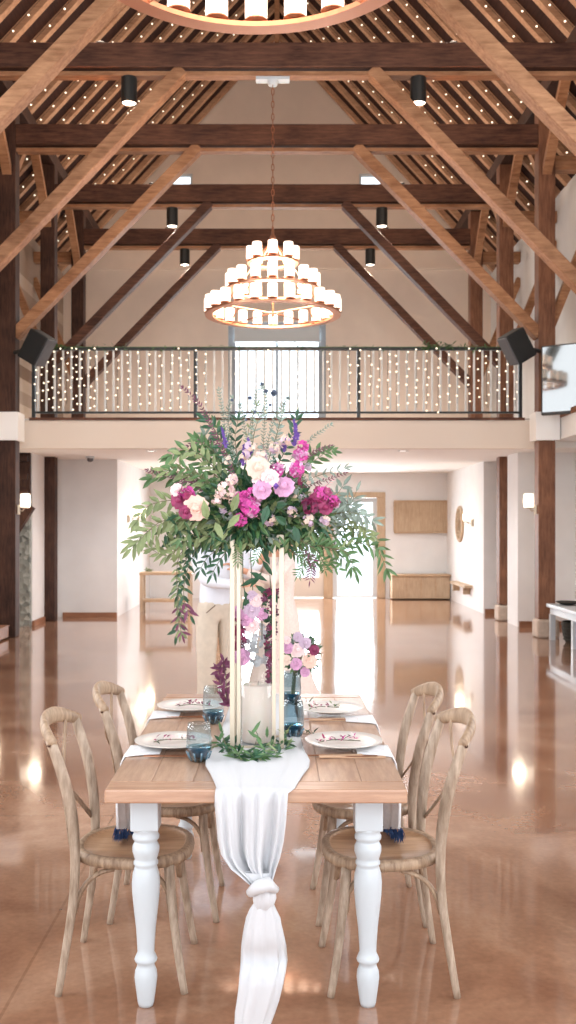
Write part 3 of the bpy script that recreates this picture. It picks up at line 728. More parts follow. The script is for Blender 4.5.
# ------------------------------------------------------------------ cross back chairs
def crest_pt(s):  # s in -1..1 along the crest
    return Vector((-.258 - .062*(1-abs(s)**2.2), .208*s, .862 + .040*(1-abs(s)**2.4)))
def make_chair(loc, rz, label):
    t = empty('cross_back_chair', loc, label, 'chair', 'weathered cross back chairs at the table', rz)
    # seat
    N = 40
    def ring(k, z, dx=0):
        out = []
        for i in range(N):
            th = 2*PI*i/N; c, s_ = math.cos(th), math.sin(th)
            r = 1/((abs(c/.212)**2.5 + abs(s_/.215)**2.5)**(1/2.5))
            narrow = 1 - .10*max(0, -c)
            out.append((c*r*k*1.0 + dx, s_*r*k*narrow, z))
        return out
    m = MB()
    m.grid([ring(.90, .418), ring(.985, .423), ring(1.0, .437), ring(.985, .452), ring(.95, .459), ring(.885, .459), ring(.86, .456)], closed=True)
    m.add(ring(.90, .418), [tuple(range(N))[::-1]])
    seat = m.build('seat', M['chair'], t, smooth=True)
    m = MB(); m.grid([ring(.86, .4565), ring(.83, .449), ring(.5, .447), ring(.2, .446)], closed=True); m.add(ring(.2, .446), [tuple(range(N))])
    m.build('seat_panel', M['chair_seat'], seat, smooth=True)
    for s in (-1, 1):
        p = smooth_path([(-.232, .222*s, 0), (-.208, .212*s, .15), (-.186, .200*s, .31), (-.180, .192*s, .44), (-.188, .192*s, .58), (-.214, .200*s, .72), (-.262, .206*s, .866)], 4)
        MB().sweep(p, lerp_list([.0125, .0145, .0155, .016, .017, .0165, .015], len(p)), lerp_list([.012, .014, .0155, .017, .020, .021, .017], len(p)), seg=12, up=(1, 0, 0)).build('rear_leg', M['chair_l'], t, smooth=True)
        p = smooth_path([(.196, .205*s, 0), (.170, .190*s, .15), (.150, .172*s, .30), (.138, .158*s, .424)], 4)
        MB().sweep(p, lerp_list([.0125, .0145, .016, .018], len(p)), seg=12, up=(0, 1, 0)).build('front_leg', M['chair_l'], t, smooth=True)
        # bentwood corner braces under the seat
        MB().sweep(bez((-.182, .186*s, .27), (-.165, .172*s, .40), (-.05, .165*s, .412), 9), .0085, .013, seg=8, up=(0, 1, 0)).build('brace', M['chair'], t, smooth=True)
        MB().sweep(bez((.148, .166*s, .27), (.132, .155*s, .40), (.03, .158*s, .412), 9), .0085, .013, seg=8, up=(0, 1, 0)).build('brace', M['chair'], t, smooth=True)
        MB().sweep(bez((.145, .168*s, .27), (.128, .145*s, .40), (.125, .03*s, .412), 9), .0085, .013, seg=8, up=(1, 0, 0)).build('brace', M['chair'], t, smooth=True)
        # crossing slats of the back
        p = smooth_path([(-.285, .150*s, .868), (-.276, .085*s, .79), (-.268+.006*s, 0, .69), (-.225, -.105*s, .575), (-.196, -.180*s, .500)], 4)
        MB().sweep(p, .0045, .0155, seg=8, up=(0, 1, .3)).build('cross_slat', M['chair'], t, smooth=True)
    n = 22; p = [crest_pt(-1.06 + 2.12*i/n) for i in range(n+1)]
    rb = [.019 + .013*(1-abs(-1+2*i/n)**2) for i in range(n+1)]
    MB().sweep(p, .0155, rb, seg=12).build('crest_rail', M['chair'], t, smooth=True)
    MB().sweep([(-.181, -.165, .435), (-.215, 0, .432), (-.181, .165, .435)], .012, .014, seg=8).build('seat_rail', M['chair'], t)
    for s in (-1, 1):
        MB().sweep([(-.262, .226*s, .850), (-.266, .200*s, .852)], .006, seg=8).build('rivet', M['timber_d'], t)
    return t
make_chair((-.512, 3.62, 0), 0, 'weathered wooden cross back chair at the left front side of the table')
make_chair((-.440, 4.235, 0), 0, 'weathered wooden cross back chair at the left side, farther from the camera')
make_chair((.372, 3.60, 0), PI+.03, 'weathered wooden cross back chair at the right front side of the table')
make_chair((.358, 4.20, 0), PI+.02, 'weathered wooden cross back chair mostly hidden behind the right front chair')

# ------------------------------------------------------------------ table linen
def runner():
    # centre line and half width along the cloth: over the top, down the front, through a knot, to the floor
    m = MB(); rows = []
    NJ = 44
    def row(cx, hw, y, z, fold, ph, lift=0, dy=0, nrm='z'):
        r = []
        for j in range(NJ+1):
            s = -1 + 2*j/NJ
            w = fold*(math.sin(s*7+ph) + .6*math.sin(s*15+ph*1.7) + .4*math.sin(s*27-ph))
            if nrm == 'z': r.append((cx+hw*s, y, z+abs(w)*.5+.003))
            else: r.append((cx+hw*s, y+w-abs(w)*0, z))
        return r
    zt = TT+.001
    for y, hw, ph in ((4.95, .15, 0), (4.6, .15, .5), (4.25, .155, .9), (3.95, .16, 1.4), (3.75, .165, 1.9), (3.55, .185, 2.3), (3.45, .178, 2.5), (3.33, .152, 2.7), (3.22, .132, 2.9), (3.175, .125, 3)):
        rows.append(row(-.068 - .0*(4.9-y), hw, y, zt, .006, ph))
    hang = [(793, 215, 288), (805, 214.5, 287), (820, 216, 286), (840, 217.5, 283.5), (855, 221, 280), (866, 229, 276), (874, 240, 273.5), (881, 249, 271)]
    for k, (py, a, b) in enumerate(hang):
        d = 3.145 - .003*k
        p, q = W(a, py, d), W(b, py, d)
        rows.append(row((p.x+q.x)/2, (q.x-p.x)/2, d, p.z, .008+.0036*k, 3.1+.12*k, nrm='y'))
    m.grid(rows)
    return m
rn = empty('table_runner', (-.07, 3.25, TT), 'white gauze runner laid along the table, knotted and hanging to the floor at the front', 'table runner')
runner().build('cloth', M['cloth'], rn, smooth=True, world=True, thick=.002)
# bulge of cloth beside the knot, the knot and the tail
m = MB()
N = 20
def cloth_tube(cs, amp, nf, ph):
    rows = []
    for i, (py, a, b, th, d) in enumerate(cs):
        p, q = W(a, py, d), W(b, py, d); cx = (p.x+q.x)/2; hw = (q.x-p.x)/2; row = []
        for k in range(48):
            an = 2*PI*k/48
            f = 1 + amp*math.sin(nf*an+ph+.25*i) + amp*.5*math.sin((nf*2+1)*an-ph+.4*i)
            row.append((cx+hw*math.cos(an)*f, d+th*math.sin(an)*f, p.z))
        rows.append(row)
    return rows
m.grid(cloth_tube([(872, 243, 273, .014, 3.12), (880, 250, 272, .022, 3.12), (885, 252, 273.5, .028, 3.12), (892, 253, 275, .033, 3.12), (898, 253, 275.5, .034, 3.12), (903, 254, 274, .030, 3.12), (908, 255, 272, .02, 3.12)], .07, 5, 1), closed=True)
m.sweep([W(250, 893, 3.105), W(258, 887, 3.08), W(268, 884, 3.08), W(276, 890, 3.105)], [.014, .022, .022, .012], seg=12)
m.build('knot', M['cloth'], rn, smooth=True, world=True)
m = MB()
m.grid(cloth_tube([(903, 255, 272, .018, 3.12), (909, 251, 274, .020, 3.12), (918, 247, 278, .022, 3.12), (930, 244.5, 280, .026, 3.12), (945, 242.5, 282.5, .028, 3.12), (960, 241.5, 283.5, .028, 3.175),
                   (972, 240.5, 282, .027, 3.11), (985, 239.5, 280, .026, 3.105), (1000, 238, 276, .024, 3.10), (1012, 236.5, 272, .022, 3.10), (1024, 236, 268, .02, 3.10), (1032, 235, 268, .02, 3.10)], .13, 7, .3), closed=True)
m.build('tail', M['cloth'], rn, smooth=True, world=True)

def napkin(side, y, label):
    # folded napkin from under the plate over the table edge, blue fringe at its lower hem
    t = empty('napkin', (TX+side*.481, y, TT), label, 'napkin', 'white napkins draped over the table sides')
    m = MB(); rows = []
    xs = [(-.12, .006), (-.06, .006), (-.02, .006), (.004, .004), (.014, -.02), (.014, -.10), (.010, -.19), (.006, -.285)]
    for k, (dx, dz) in enumerate(xs):
        r = []
        for j in range(11):
            s = -1+2*j/10; hw = (.05, .065, .08, .09, .10, .105, .11, .115)[k]
            r.append((side*dx + (side*(.009*math.sin(s*9+k*.2)-s*.024*min(1, (k-4)/2)) if k > 4 else 0), s*hw, dz-.035*s*max(0, k-4)/3))
        rows.append(r)
    m.grid(rows if side > 0 else [r[::-1] for r in rows]); m.build('cloth', M['napkin'], t, smooth=True, thick=.006)
    f = MB()
    for k in range(240):
        yy = U(-.115, .115); f.leaf((side*(.006+.009*math.sin(yy/.115*9+1.4)-yy/.115*.024+U(-.006, .008)), yy, -.285-.035*yy/.115+U(-.022, .01)), (side*U(-.1, .6), U(-.7, .7), -1), (side, 0, 0), U(.018, .036), .015)
    f.build('fringe', M['blue'], t)
    return t
napkin(-1, 3.70, 'white napkin with blue fringe draped over the left table edge above the front chair')
napkin(1, 3.70, 'white napkin with blue fringe draped over the right table edge above the front chair')
napkin(-1, 4.40, 'white napkin under the farther left plate, draped over the table edge')
napkin(1, 4.30, 'white napkin under the farther right plate, draped over the table edge')

def plate(x, y, label):
    t = empty('dinner_plate', (x, y, TT+.009), label, 'plate', 'place setting plates')
    MB().lathe([(0, 0), (.075, 0), (.08, .004), (.11, .010), (.143, .018), (.147, .021), (.143, .0225), (.11, .014), (.085, .008), (0, .007)], seg=48, cap=False).build('dish', M['plate'], t, smooth=True)
    MB().sweep([(.146*math.cos(a*PI/24), .146*math.sin(a*PI/24), .0205) for a in range(48)], .0018, seg=6, closed=True).build('rim', M['rim'], t)
    return t
def sprig(x, y, z, L, cols, label, ang=0, n=26):
    t = empty('flower_sprig', (x, y, z), label, 'flower sprig', 'flower sprigs on the plates', ang)
    p = smooth_path([(-L/2, 0, .012), (-L/6, .012, .018), (L/6, -.006, .020), (L/2, .01, .014)], 4)
    MB().sweep(p, .0015, seg=5).build('stem', M['stem'], t)
    f = MB()
    for k in range(n):
        q = p[int(R()*(len(p)-1))]; f.leaf(q+Vector((0, U(-.014, .014), U(0, .012))), (U(-1, 1), U(-1, 1), U(-.1, .9)), (0, 0, 1), U(.014, .026), U(.009, .014), int(R()*len(cols)))
    f.build('blossoms', cols, t)
    l = MB()
    for k in range(7): l.leaf(p[int(R()*len(p))-1], (U(-1, 1), U(-1, 1), U(0, .5)), (0, 0, 1), U(.02, .04), .009)
    l.build('leaves', M['leaf2'], t)
pl = [(-.390, 3.78, 'left front'), (-.395, 4.52, 'left back'), (.252, 3.78, 'right front'), (.238, 4.46, 'right back')]
for x, y, s in pl: plate(x, y, 'pale round dinner plate at the %s place setting' % s)
sprig(-.385, 3.77, TT+.012, .16, [M['blush'], M['burg']], 'dried pink sprig lying on the left front plate', .1)
sprig(-.37, 4.50, TT+.012, .15, [M['burg'], M['blush'], M['leafp']], 'plum and pink sprig lying on the left back plate', -.1, 34)
sprig(.235, 3.76, TT+.012, .16, [M['magenta'], M['burg'], M['blush']], 'magenta blossom sprig lying on the right front plate', .05, 34)
sprig(.21, 4.45, TT+.012, .13, [M['burg'], M['leaf3'], M['blush']], 'small dull pink sprig lying on the right back plate', 0)
for x, y, lab in ((.10, 3.98, 'small dark leafy sprig on the table behind the right front plate'), (.10, 4.62, 'small dark leafy sprig on the table behind the right back plate')):
    m = MB()
    for k in range(14): m.leaf((x+U(-.05, .05), y+U(-.01, .01), TT+.004+U(0, .012)), (U(-1, 1), U(-.6, .6), U(0, .6)), (0, 0, 1), U(.025, .05), .013)
    tag(m.build('leaf_sprig', M['leaf2']), lab, 'leaf sprig')

def knife(x, y, d, label):
    t = empty('table_knife', (x, y, TT+.004), label, 'cutlery', 'copper cutlery beside the plates')
    MB().sweep([(-d*.11, 0, 0), (-d*.02, 0, .001)], [.004, .0055], [.002, .003], seg=8).build('handle', M['copper'], t)
    MB().sweep([(-d*.02, 0, .001), (d*.05, .001, 0), (d*.10, .002, 0)], [.006, .009, .002], [.0015, .001, .0008], seg=8).build('blade', M['copper'], t)
def fork(x, y, d, label):
    t = empty('table_fork', (x, y, TT+.004), label, 'cutlery', 'copper cutlery beside the plates')
    MB().sweep([(-d*.10, 0, 0), (d*.03, 0, .003), (d*.05, 0, .003)], [.005, .003, .009], [.002, .002, .0015], seg=8).build('handle', M['copper'], t)
    m = MB()
    for q in (-1.5, -.5, .5, 1.5): m.sweep([(d*.045, q*.005, .003), (d*.10, q*.0045, .004)], .0013, seg=5)
    m.build('tines', M['copper'], t)
for (x, y, s), d in zip(pl, (-1, -1, 1, 1)):
    knife(x+.03*(-d), y-.150, d, 'copper table knife in front of the %s plate' % s)
    fork(x+.01, y-.175, d, 'copper table fork in front of the %s plate' % s)
    if s.startswith('right'):
        m = MB().box(x-.10, x+.14, y-.178, y-.155, TT+.001, TT+.004); m.rbox((x-.02, y-.165, TT+.006), (.16, .03, .003), (0, 0, .12))
        tag(m.build('kraft_card', M['kraft']), 'brown kraft card lying under the front of the %s plate' % s, 'card')

def tumbler(x, y, h, r, label, mat='cleargl'):
    t = empty('stemless_glass', (x, y, TT+.001), label, 'glass', 'blue based drinking glasses')
    k = r/.042
    MB().lathe([(0, .002), (.026*k, .0), (.031*k, .006), (.040*k, .028), (.043*k, .05), (.043*k, .052)], seg=32, cap=False).build('base', M['bluegl'], t, smooth=True)
    MB().lathe([(0, .014), (.024*k, .014), (.034*k, .024), (.0385*k, .044), (.0385*k, .046), (0, .046)], seg=32, cap=False).build('thick_bottom', M['bluedeep'], t, smooth=True)
    MB().lathe([(.043*k, .052), (.0435*k, .07), (.040*k, h-.02), (.037*k, h), (.0365*k, h), (.0395*k, h-.02), (.043*k, .07)], seg=32, cap=False).build('bowl', M[mat], t, smooth=True)
    m = MB()
    for a in range(10):
        th = 2*PI*a/10; m.sweep([(.030*k*math.cos(th), .030*k*math.sin(th), .004), (.042*k*math.cos(th), .042*k*math.sin(th), .035)], .004, seg=6)
    m.build('flutes', M['bluedeep'], t, smooth=True)
    return t
tumbler(-.278, 3.56, .135, .044, 'clear drinking glass with blue fluted base by the left front plate')
tumbler(-.270, 4.24, .155, .044, 'clear drinking glass with blue fluted base by the left back plate')
tumbler(.063, 3.96, .142, .043, 'round grey blue glass beside the candle stand, nearer the camera', 'bluegl2')
tumbler(.066, 4.70, .150, .046, 'grey blue glass vase holding the small bouquet', 'bluegl2')

# ------------------------------------------------------------------ flowers
def rose(mb, c, r, axis, mi=0, layers=6):
    c = Vector(c); ax = Vector(axis).normalized(); a = ax.orthogonal().normalized(); b = ax.cross(a)
    bud = [[c + (a*math.cos(2*PI*j/10)+b*math.sin(2*PI*j/10))*r*q*(1+.12*math.sin(3*j)) + ax*r*h for j in range(10)] for q, h in ((.36, .0), (.34, .38), (.22, .58), (.09, .62), (.01, .55))]
    mb.grid(bud, mi, closed=True)
    for L in range(layers):
        t = L/(layers-1); n = 3+L; rr = r*(.25+.75*t); open_ = .15+.75*t
        for i in range(n):
            th0 = 2*PI*i/n + L*.7; wd = 2*PI/n*.75; rows = []
            for u in range(4):
                uu = u/3; row = []
                for v in range(5):
                    vv = (v-2)/2; th = th0+vv*wd
                    rad = rr*(.35+.65*uu**(.8)) * (1-.10*abs(vv)) * (1 if uu < 1 else 1.04)
                    hh = r*(.75-.35*t)*(uu - (uu**3)*open_*.9) - r*.10*uu*abs(vv)
                    ruf = 1+.07*math.sin(5*vv+i*2.1+L)*uu
                    row.append(c + (a*math.cos(th)+b*math.sin(th))*rad*ruf*(.62+.38*open_) + ax*(hh+r*.05*uu*math.sin(7*vv+i+L)))
                rows.append(row)
            mb.grid(rows, mi)
    return mb
def floret(mb, c, r, axis, mi=0, n=5, ci=None):
    c = Vector(c); ax = Vector(axis).normalized(); a = ax.orthogonal().normalized(); b = ax.cross(a); ph = U(0, 6)
    for i in range(n):
        th = 2*PI*i/n+ph; d = a*math.cos(th)+b*math.sin(th); w = ax.cross(d)
        mb.add([c, c+d*r*.55+w*r*.42+ax*r*.18, c+d*r*1.0+w*r*.22+ax*r*U(.0, .3), c+d*r*1.0-w*r*.22+ax*r*U(0, .3), c+d*r*.55-w*r*.42+ax*r*.18], [(0,1,2,3,4)], mi)
    if ci is not None:
        mb.lathe([(0, -r*.15), (r*.2, 0), (0, r*.22)], c+ax*r*.08, seg=6, mi=ci, cap=False)
def stock_cluster(mb, c, R_, n, cols, r=.016):
    c = Vector(c)
    for i in range(n):
        d = Vector((U(-1, 1), U(-1.0, .25), U(-1, 1))).normalized()
        floret(mb, c+d*R_*U(.6, 1), U(.7, 1.2)*r, d+Vector((U(-.4, .4), U(-.4, .2), U(-.4, .4))), int(R()*cols), n=5)
CD = 3.83
CC = W(255, 500, CD)
t = empty('floral_centerpiece', (CC.x, CD, 1.56), 'large loose flower and greenery arrangement overflowing on top of the tall stand', 'floral arrangement')
def DJ(s=.12): return CD + U(-s, s)
# trailing branches: px points, leaf kind, leaf size, spacing
def branch(pts, mat, L, w, step=.03, spread=.9, name='branch', stemw=.0022, d=None, leafn=2, jit=0, tipmat=None):
    d0 = d if d is not None else DJ()
    P = [W(p[0], p[1], (p[2] if len(p) > 2 else d0)) for p in pts]
    P = smooth_path(P, 5)
    m = MB(); m.sweep(P, lerp_list([stemw, stemw*.4], len(P)), seg=5, mi=0)
    acc = 0; side = 1
    for i in range(1, len(P)):
        seg = P[i]-P[i-1]; ln = seg.length; acc += ln
        while acc > step:
            acc -= step; q = P[i]-seg.normalized()*acc; tt = seg.normalized()
            for k in range(leafn):
                side = -side
                nn = Vector((U(-.4, .4), -1+U(-.3, .3), U(.0, .7)))
                sd = tt.cross(nn).normalized()*side
                fr = i/len(P)
                m.leaf(q, tt*(.8)+sd*spread*U(.6, 1.2)+Vector((U(-.2, .2), U(-.5, .3), U(-.25, .15))), nn, L*U(.75, 1.2), w*U(.8, 1.2), 2 if (tipmat and fr > .72) else 1, curl=U(.0, .3))
    m.leaf(P[-1], P[-1]-P[-2], (0, -1, .3), L, w, 1)
    mats = [M['stem'], mat] + ([tipmat] if tipmat else [])
    return m.build(name, mats, t, world=True)
l1, l2, l3, l4 = M['leaf1'], M['leaf2'], M['leaf3'], M['leaf4']
BR = [
 ([(230,520),(190,520),(160,522),(132,548)], l3, .060, .020), ([(225,505),(180,500),(150,505),(138,520)], l3, .062, .021), ([(215,490),(175,478),(152,478)], l1, .055, .020),
 ([(225,530),(195,545),(168,552),(155,545)], l3, .058, .019), ([(230,530),(200,540),(186,560),(178,590),(181,610),(177,634)], l2, .050, .015), ([(240,535),(210,555),(200,570)], l2, .05, .014), ([(235,540),(220,560),(212,574)], l2, .045, .013),
 ([(240,500),(200,460),(185,450),(172,455)], l1, .058, .022), ([(240,480),(205,448),(196,440)], l1, .05, .018), ([(240,480),(215,430),(206,420)], l2, .05, .02),
 ([(240,490),(222,440),(216,425)], l1, .045, .016), ([(235,500),(190,475),(165,470)], l3, .055, .02),
 ([(270,520),(310,530),(345,540),(375,548),(386,568)], l1, .055, .015), ([(275,530),(315,545),(345,552),(355,572)], l1, .052, .014), ([(270,510),(320,515),(350,512),(372,520)], l4, .055, .016),
 ([(280,500),(325,500),(350,505),(362,515)], l4, .055, .015), ([(280,520),(330,530),(370,535),(380,548)], l1, .05, .014), ([(270,490),(300,470),(318,458),(326,452)], l1, .045, .016),
 ([(280,490),(320,475),(345,468)], l4, .035, .010), ([(270,480),(290,440),(296,418)], l2, .042, .016), ([(265,470),(275,440),(282,415)], l4, .035, .012),
 ([(285,535),(330,550),(352,545)], l1, .05, .014), ([(275,540),(300,556),(330,562)], l1, .045, .013), ([(280,510),(320,512),(343,486)], l4, .058, .018), ([(290,520),(335,520),(366,536)], l3, .058, .016),
 ([(300,515),(340,520),(356,492)], l4, .05, .014), ([(240,470),(235,440),(238,420)], l2, .04, .015), ([(230,470),(215,455),(205,435)], l4, .045, .016), ([(250,460),(255,430),(262,412)], l4, .03, .010)]
for pts, mt, L, w in BR:
    branch(pts, mt, L, w, step=.028, name='leafy_branch')
    if R() < .55: branch([(p[0]+U(-9, 9), p[1]+U(-8, 8)) for p in pts], random.choice([mt, l1, l3]), L*.85, w*.9, step=.03, name='leafy_branch')
branch([(230,535),(200,545),(186,575),(184,600),(190,615)], l2, .045, .014, tipmat=M['leafp'], name='trailing_branch')
branch([(178,600),(178,618),(182,634)], M['leafp'], .04, .010, name='trailing_branch', d=3.75)
# fern fronds
for pts in ([(305,545),(312,560),(310,580)], [(300,540),(318,552),(325,570)], [(262,520),(262,540),(255,560)], [(255,525),(240,540),(238,562)], [(300,545),(305,560),(298,575)]):
    branch(pts, M['leafp'] if pts[0][0] == 305 else l1, .030, .006, step=.010, spread=1.4, name='fern_frond', d=3.72)
# thin airy sprigs
for pts, mt in (([(230,490),(200,482),(170,476),(148,470)], M['leafp']), ([(235,480),(225,455),(213,430),(200,405),(183,388)], M['leafp']), ([(240,470),(228,440),(222,410),(219,390)], l4),
                ([(285,480),(300,462),(315,452),(330,446)], M['leafp']), ([(285,490),(320,482),(345,473)], M['leafp']), ([(290,500),(318,492),(332,480)], M['blush']), ([(250,480),(252,430),(256,395),(262,388)], l4),
                ([(262,480),(264,430),(266,400),(262,385)], l4), ([(255,480),(245,430),(240,405)], l4), ([(270,480),(278,430),(284,405)], l4), ([(262,480),(272,425),(288,398)], l4), ([(240,480),(228,420),(232,398)], l4), ([(290,460),(312,438),(330,425)], l4),
                ([(232,450),(205,440),(186,447)], M['leafp']), ([(240,510),(205,492),(190,480),(178,484)], M['leafp'])):
    branch(pts, mt, .016, .006, step=.012, spread=.8, name='airy_sprig', stemw=.0013)
for px, py, r in ((266,391,.011),(274,393,.016),(250,398,.010),(240,405,.008),(284,404,.008),(262,384,.009),(288,398,.008),(232,400,.007),(255,412,.008),(270,405,.008),(246,420,.007),(278,418,.008),(236,412,.006)):
    m = MB(); c = W(px, py, CD)
    for k in range(14): floret(m, c, r*.8, (U(-1, 1), U(-1, .3), U(-1, 1)), 0, n=4)
    m.build('thistle_head', M['bluef'], t, world=True)
# dense inner foliage mass
m = MB()
for k in range(2300):
    th = U(0, 2*PI); ph = math.acos(U(-1, 1)); rr = R()**.45
    x = math.sin(ph)*math.cos(th)*rr; y = math.sin(ph)*math.sin(th)*rr; z = math.cos(ph)*rr
    p = Vector((CC.x + x*(.27 - .06*max(0, z)) + .01, CD + y*.23, 1.64 + (z*.16 if z > 0 else z*.10)))
    if z < -.3 and abs(x) > .65: continue
    d = Vector((x, y-.25, z*.8 + .1)) + Vector((U(-.6, .6), U(-.5, .5), U(-.6, .6)))
    m.leaf(p, d, (U(-.5, .5), -1, U(-.2, .8)), U(.03, .062), U(.012, .022), random.choices([0, 1, 2, 3], [4, 5, 2, 2])[0], curl=U(0, .3))
m.lathe([(0, 0), (.10, 0), (.13, .03), (.11, .08), (.0, .11)], (CC.x, CD, 1.572), seg=14, mi=1, cap=False)
tag(m.build('foliage', [l1, l2, l3, l4], t, world=True), kind='stuff')
# dark drooping leaves at the underside
m = MB()
for k in range(520):
    px = U(215, 330) if R() < .6 else U(165, 240); py = 530 + U(-14, 16) + (abs(px-255)*-.05)
    m.leaf(W(px, py, DJ(.16)), (U(-.8, .8), U(-.6, .3), -U(.1, 1)), (0, -1, .4), U(.035, .06), U(.012, .018), int(R()*3))
tag(m.build('lower_foliage', [l1, l2, l3], t, world=True), kind='stuff')
def P_rose(px, py, r, mat, label=None, dep=None, ax=(0, -1, .25)):
    m = MB(); rose(m, W(px, py, dep or 3.60), r, Vector(ax)+Vector((U(-.2, .2), 0, U(-.1, .2)))); o = m.build('rose', mat, t, smooth=True, world=True)
    if label: o['label'] = label
P_rose(196, 508, .048, M['peach'], 'peach garden rose', 3.58, (-.2, -1, .1)); P_rose(258, 468, .046, M['cream'], 'cream blush rose', 3.58)
P_rose(180, 500, .036, M['burg'], 'burgundy bloom', 3.6); P_rose(186, 512, .028, M['burg'], None, 3.57); P_rose(177, 490, .026, M['blush'], None, 3.6)
P_rose(284, 487, .040, M['orchid'], 'orchid pink anemone with a dark centre', 3.57); P_rose(270, 478, .034, M['blush'], None, 3.56); P_rose(262, 490, .036, M['orchid'], None, 3.55)
P_rose(318, 500, .034, M['burg'], None, 3.6); P_rose(326, 508, .028, M['burg'], None, 3.6)
MB().lathe([(0, -.012), (.011, 0), (0, .013)], W(276, 486, 3.51), seg=10, cap=False).build('anemone_centre', M['violet'], t, world=True)
for k, (px, py, R_, n, cl) in enumerate(((250,508,.034,42,(M['magenta'], M['magenta'], M['orchid'])), (243,500,.028,30,(M['magenta'], M['magenta'])), (255,495,.030,30,(M['orchid'], M['magenta'])), (262,482,.03,26,(M['orchid'], M['blush'])),
        (300,455,.022,26,(M['magenta'], M['orchid'])), (303,447,.016,14,(M['magenta'], M['magenta'])), (297,469,.024,28,(M['magenta'], M['orchid'])), (276,470,.022,20,(M['orchid'], M['magenta'])), (322,494,.030,34,(M['burg'], M['magenta'])), (334,502,.018,18,(M['magenta'], M['burg'])), (310,506,.026,28,(M['burg'], M['leafp'])), (240,520,.02,14,(M['magenta'], M['burg'])),
        (186,494,.026,24,(M['burg'], M['magenta'])))):
    m = MB(); stock_cluster(m, W(px, py, 3.60), R_, n, len(cl)); m.build('stock_blossom', list(cl), t, world=True)
for px, py, R_, n in ((225,490,.034,40),(235,498,.03,34),(232,480,.024,22),(262,455,.022,20),(275,448,.02,20),(245,455,.02,16),(216,500,.02,14),(270,520,.022,20),(308,520,.024,22),(325,520,.02,16),(292,512,.02,14),(205,512,.02,16),(250,446,.018,14),(285,440,.018,14)):
    m = MB(); stock_cluster(m, W(px, py, 3.62), R_, n, 2, r=.010); m.build('filler_blossom', [M['cream'], M['blush']] if py > 475 and px < 240 else [M['lilac'], M['cream']], t, world=True)
for k in range(16):
    px, py = U(195, 335), U(448, 535)
    if abs(px-262) < 26 and 455 < py < 500: continue
    m = MB(); stock_cluster(m, W(px, py, 3.63), U(.012, .022), 13, 2, r=.009); m.build('filler_blossom', random.choice([[M['cream'], M['leaf4']], [M['lilac'], M['leaf4']], [M['blush'], M['burg']]]), t, world=True)
for px, py, tx, ty in ((243,466,244,444),(226,448,222,428),(294,446,296,424),(298,440,294,420),(250,455,248,438),(284,452,286,436)):
    m = MB(); a, b = W(px, py, 3.66), W(tx, ty, 3.66); m.sweep([a, b], [.006, .002], seg=6)
    for k in range(46):
        q = a.lerp(b, R()); m.leaf(q, Vector((U(-1, 1), U(-1, .5), U(.2, 1.2))), (0, -1, 0), .014*(1.2-(q-a).length/(b-a).length*.7), .006)
    m.build('veronica_spike', M['violet'], t, world=True)
for px, py in ((232,512),(286,524),(207,520),(268,505)):   # broad single leaves
    m = MB(); m.leaf(W(px, py, 3.57), (U(-.5, .5), -.3, U(-1, 1)), (0, -1, .2), .075, .034, 0); m.leaf(W(px+8, py+2, 3.57), (U(-1, 1), -.3, U(-1, .3)), (0, -1, .2), .07, .03, 0)
    m.build('broad_leaf', l3 if px < 260 else l2, t, world=True)

# stand: square champagne frame
SX, SY, HS = -.075, 3.83, .092
t = empty('flower_stand', (SX, SY, TT+.004), 'tall square champagne gold metal stand carrying the flowers on the runner', 'flower stand')
SH = .80
m = MB()
for a in (-1, 1):
    for b in (-1, 1): MB().box(a*HS-.009, a*HS+.009, b*HS-.009, b*HS+.009, 0, SH).build('post', M['gold'], t, bevel=.001); MB().box(a*HS-.009-a*.026, a*HS+.004-a*.026, b*HS-.005, b*HS+.005, .012, SH-.012).build('inner_rod', M['gold'], t)
for z in (.006, SH-.006):
    m = MB()
    for a in (-1, 1):
        m.box(-HS, HS, a*HS-.005, a*HS+.005, z-.005, z+.005); m.box(a*HS-.005, a*HS+.005, -HS, HS, z-.005, z+.005)
    m.build('frame', M['gold'], t)
MB().box(-HS, HS, -HS, HS, SH-.004, SH).build('top_plate', M['vase'], t)

# hurricane glass and candle inside the stand
t = empty('glass_cylinder', (SX-.005, SY, TT+.006), 'clear glass cylinder vase standing inside the flower stand', 'vase')
MB().lathe([(.0, .0), (.072, .0), (.075, .003), (.075, .40), (.0735, .40), (.0735, .008), (0, .008)], seg=40, cap=False).build('cylinder', M['vase'], t, smooth=True)
t = empty('pillar_candle', (SX+.002, SY, TT+.0145), 'thick ivory pillar candle standing inside the glass cylinder', 'candle')
MB().lathe([(0, 0), (.058, 0), (.060, .003), (.060, .212), (.056, .217), (.050, .214), (0, .212)], seg=36, cap=False).build('wax', M['wax'], t, smooth=True)
MB().sweep([(0, 0, .21), (.001, 0, .222), (.003, 0, .228)], .0012, seg=6).build('wick', M['wire'], t)

# blooms hung inside the stand below the arrangement
t = empty('hanging_flowers', (SX, SY, TT+.5), 'hanging pink and plum blooms trailing down inside the flower stand', 'flowers')
def hw(name, mb, mats, label=None):
    o = mb.build(name, mats, t, world=True); 
    if label: o['label'] = label
m = MB()
for pts in ([(243,545),(243,580),(247,600)], [(272,545),(274,575),(270,600)], [(270,575),(272,620),(273,662)], [(240,600),(241,630),(240,655)], [(262,600),(262,640)], [(250, 545), (252, 580), (254, 605)]):
    P = smooth_path([W(a, b, 3.80) for a, b in pts], 4); m.sweep(P, .002, seg=5)
hw('stems', m, M['stem'])
m = MB()
for px, py, dx, dz in ((250,572,1,-.5),(255,585,.9,-.6),(262,572,-.8,-1),(270,565,-.5,1),(262,560,.7,-1),(244,590,.4,-1),(258,578,-.9,-.4),(272,585,.3,-1),(250,592,-.4,-.9)):
    m.leaf(W(px, py, 3.77), (dx, -.1, dz), (0, -1, .2), .075, .022)
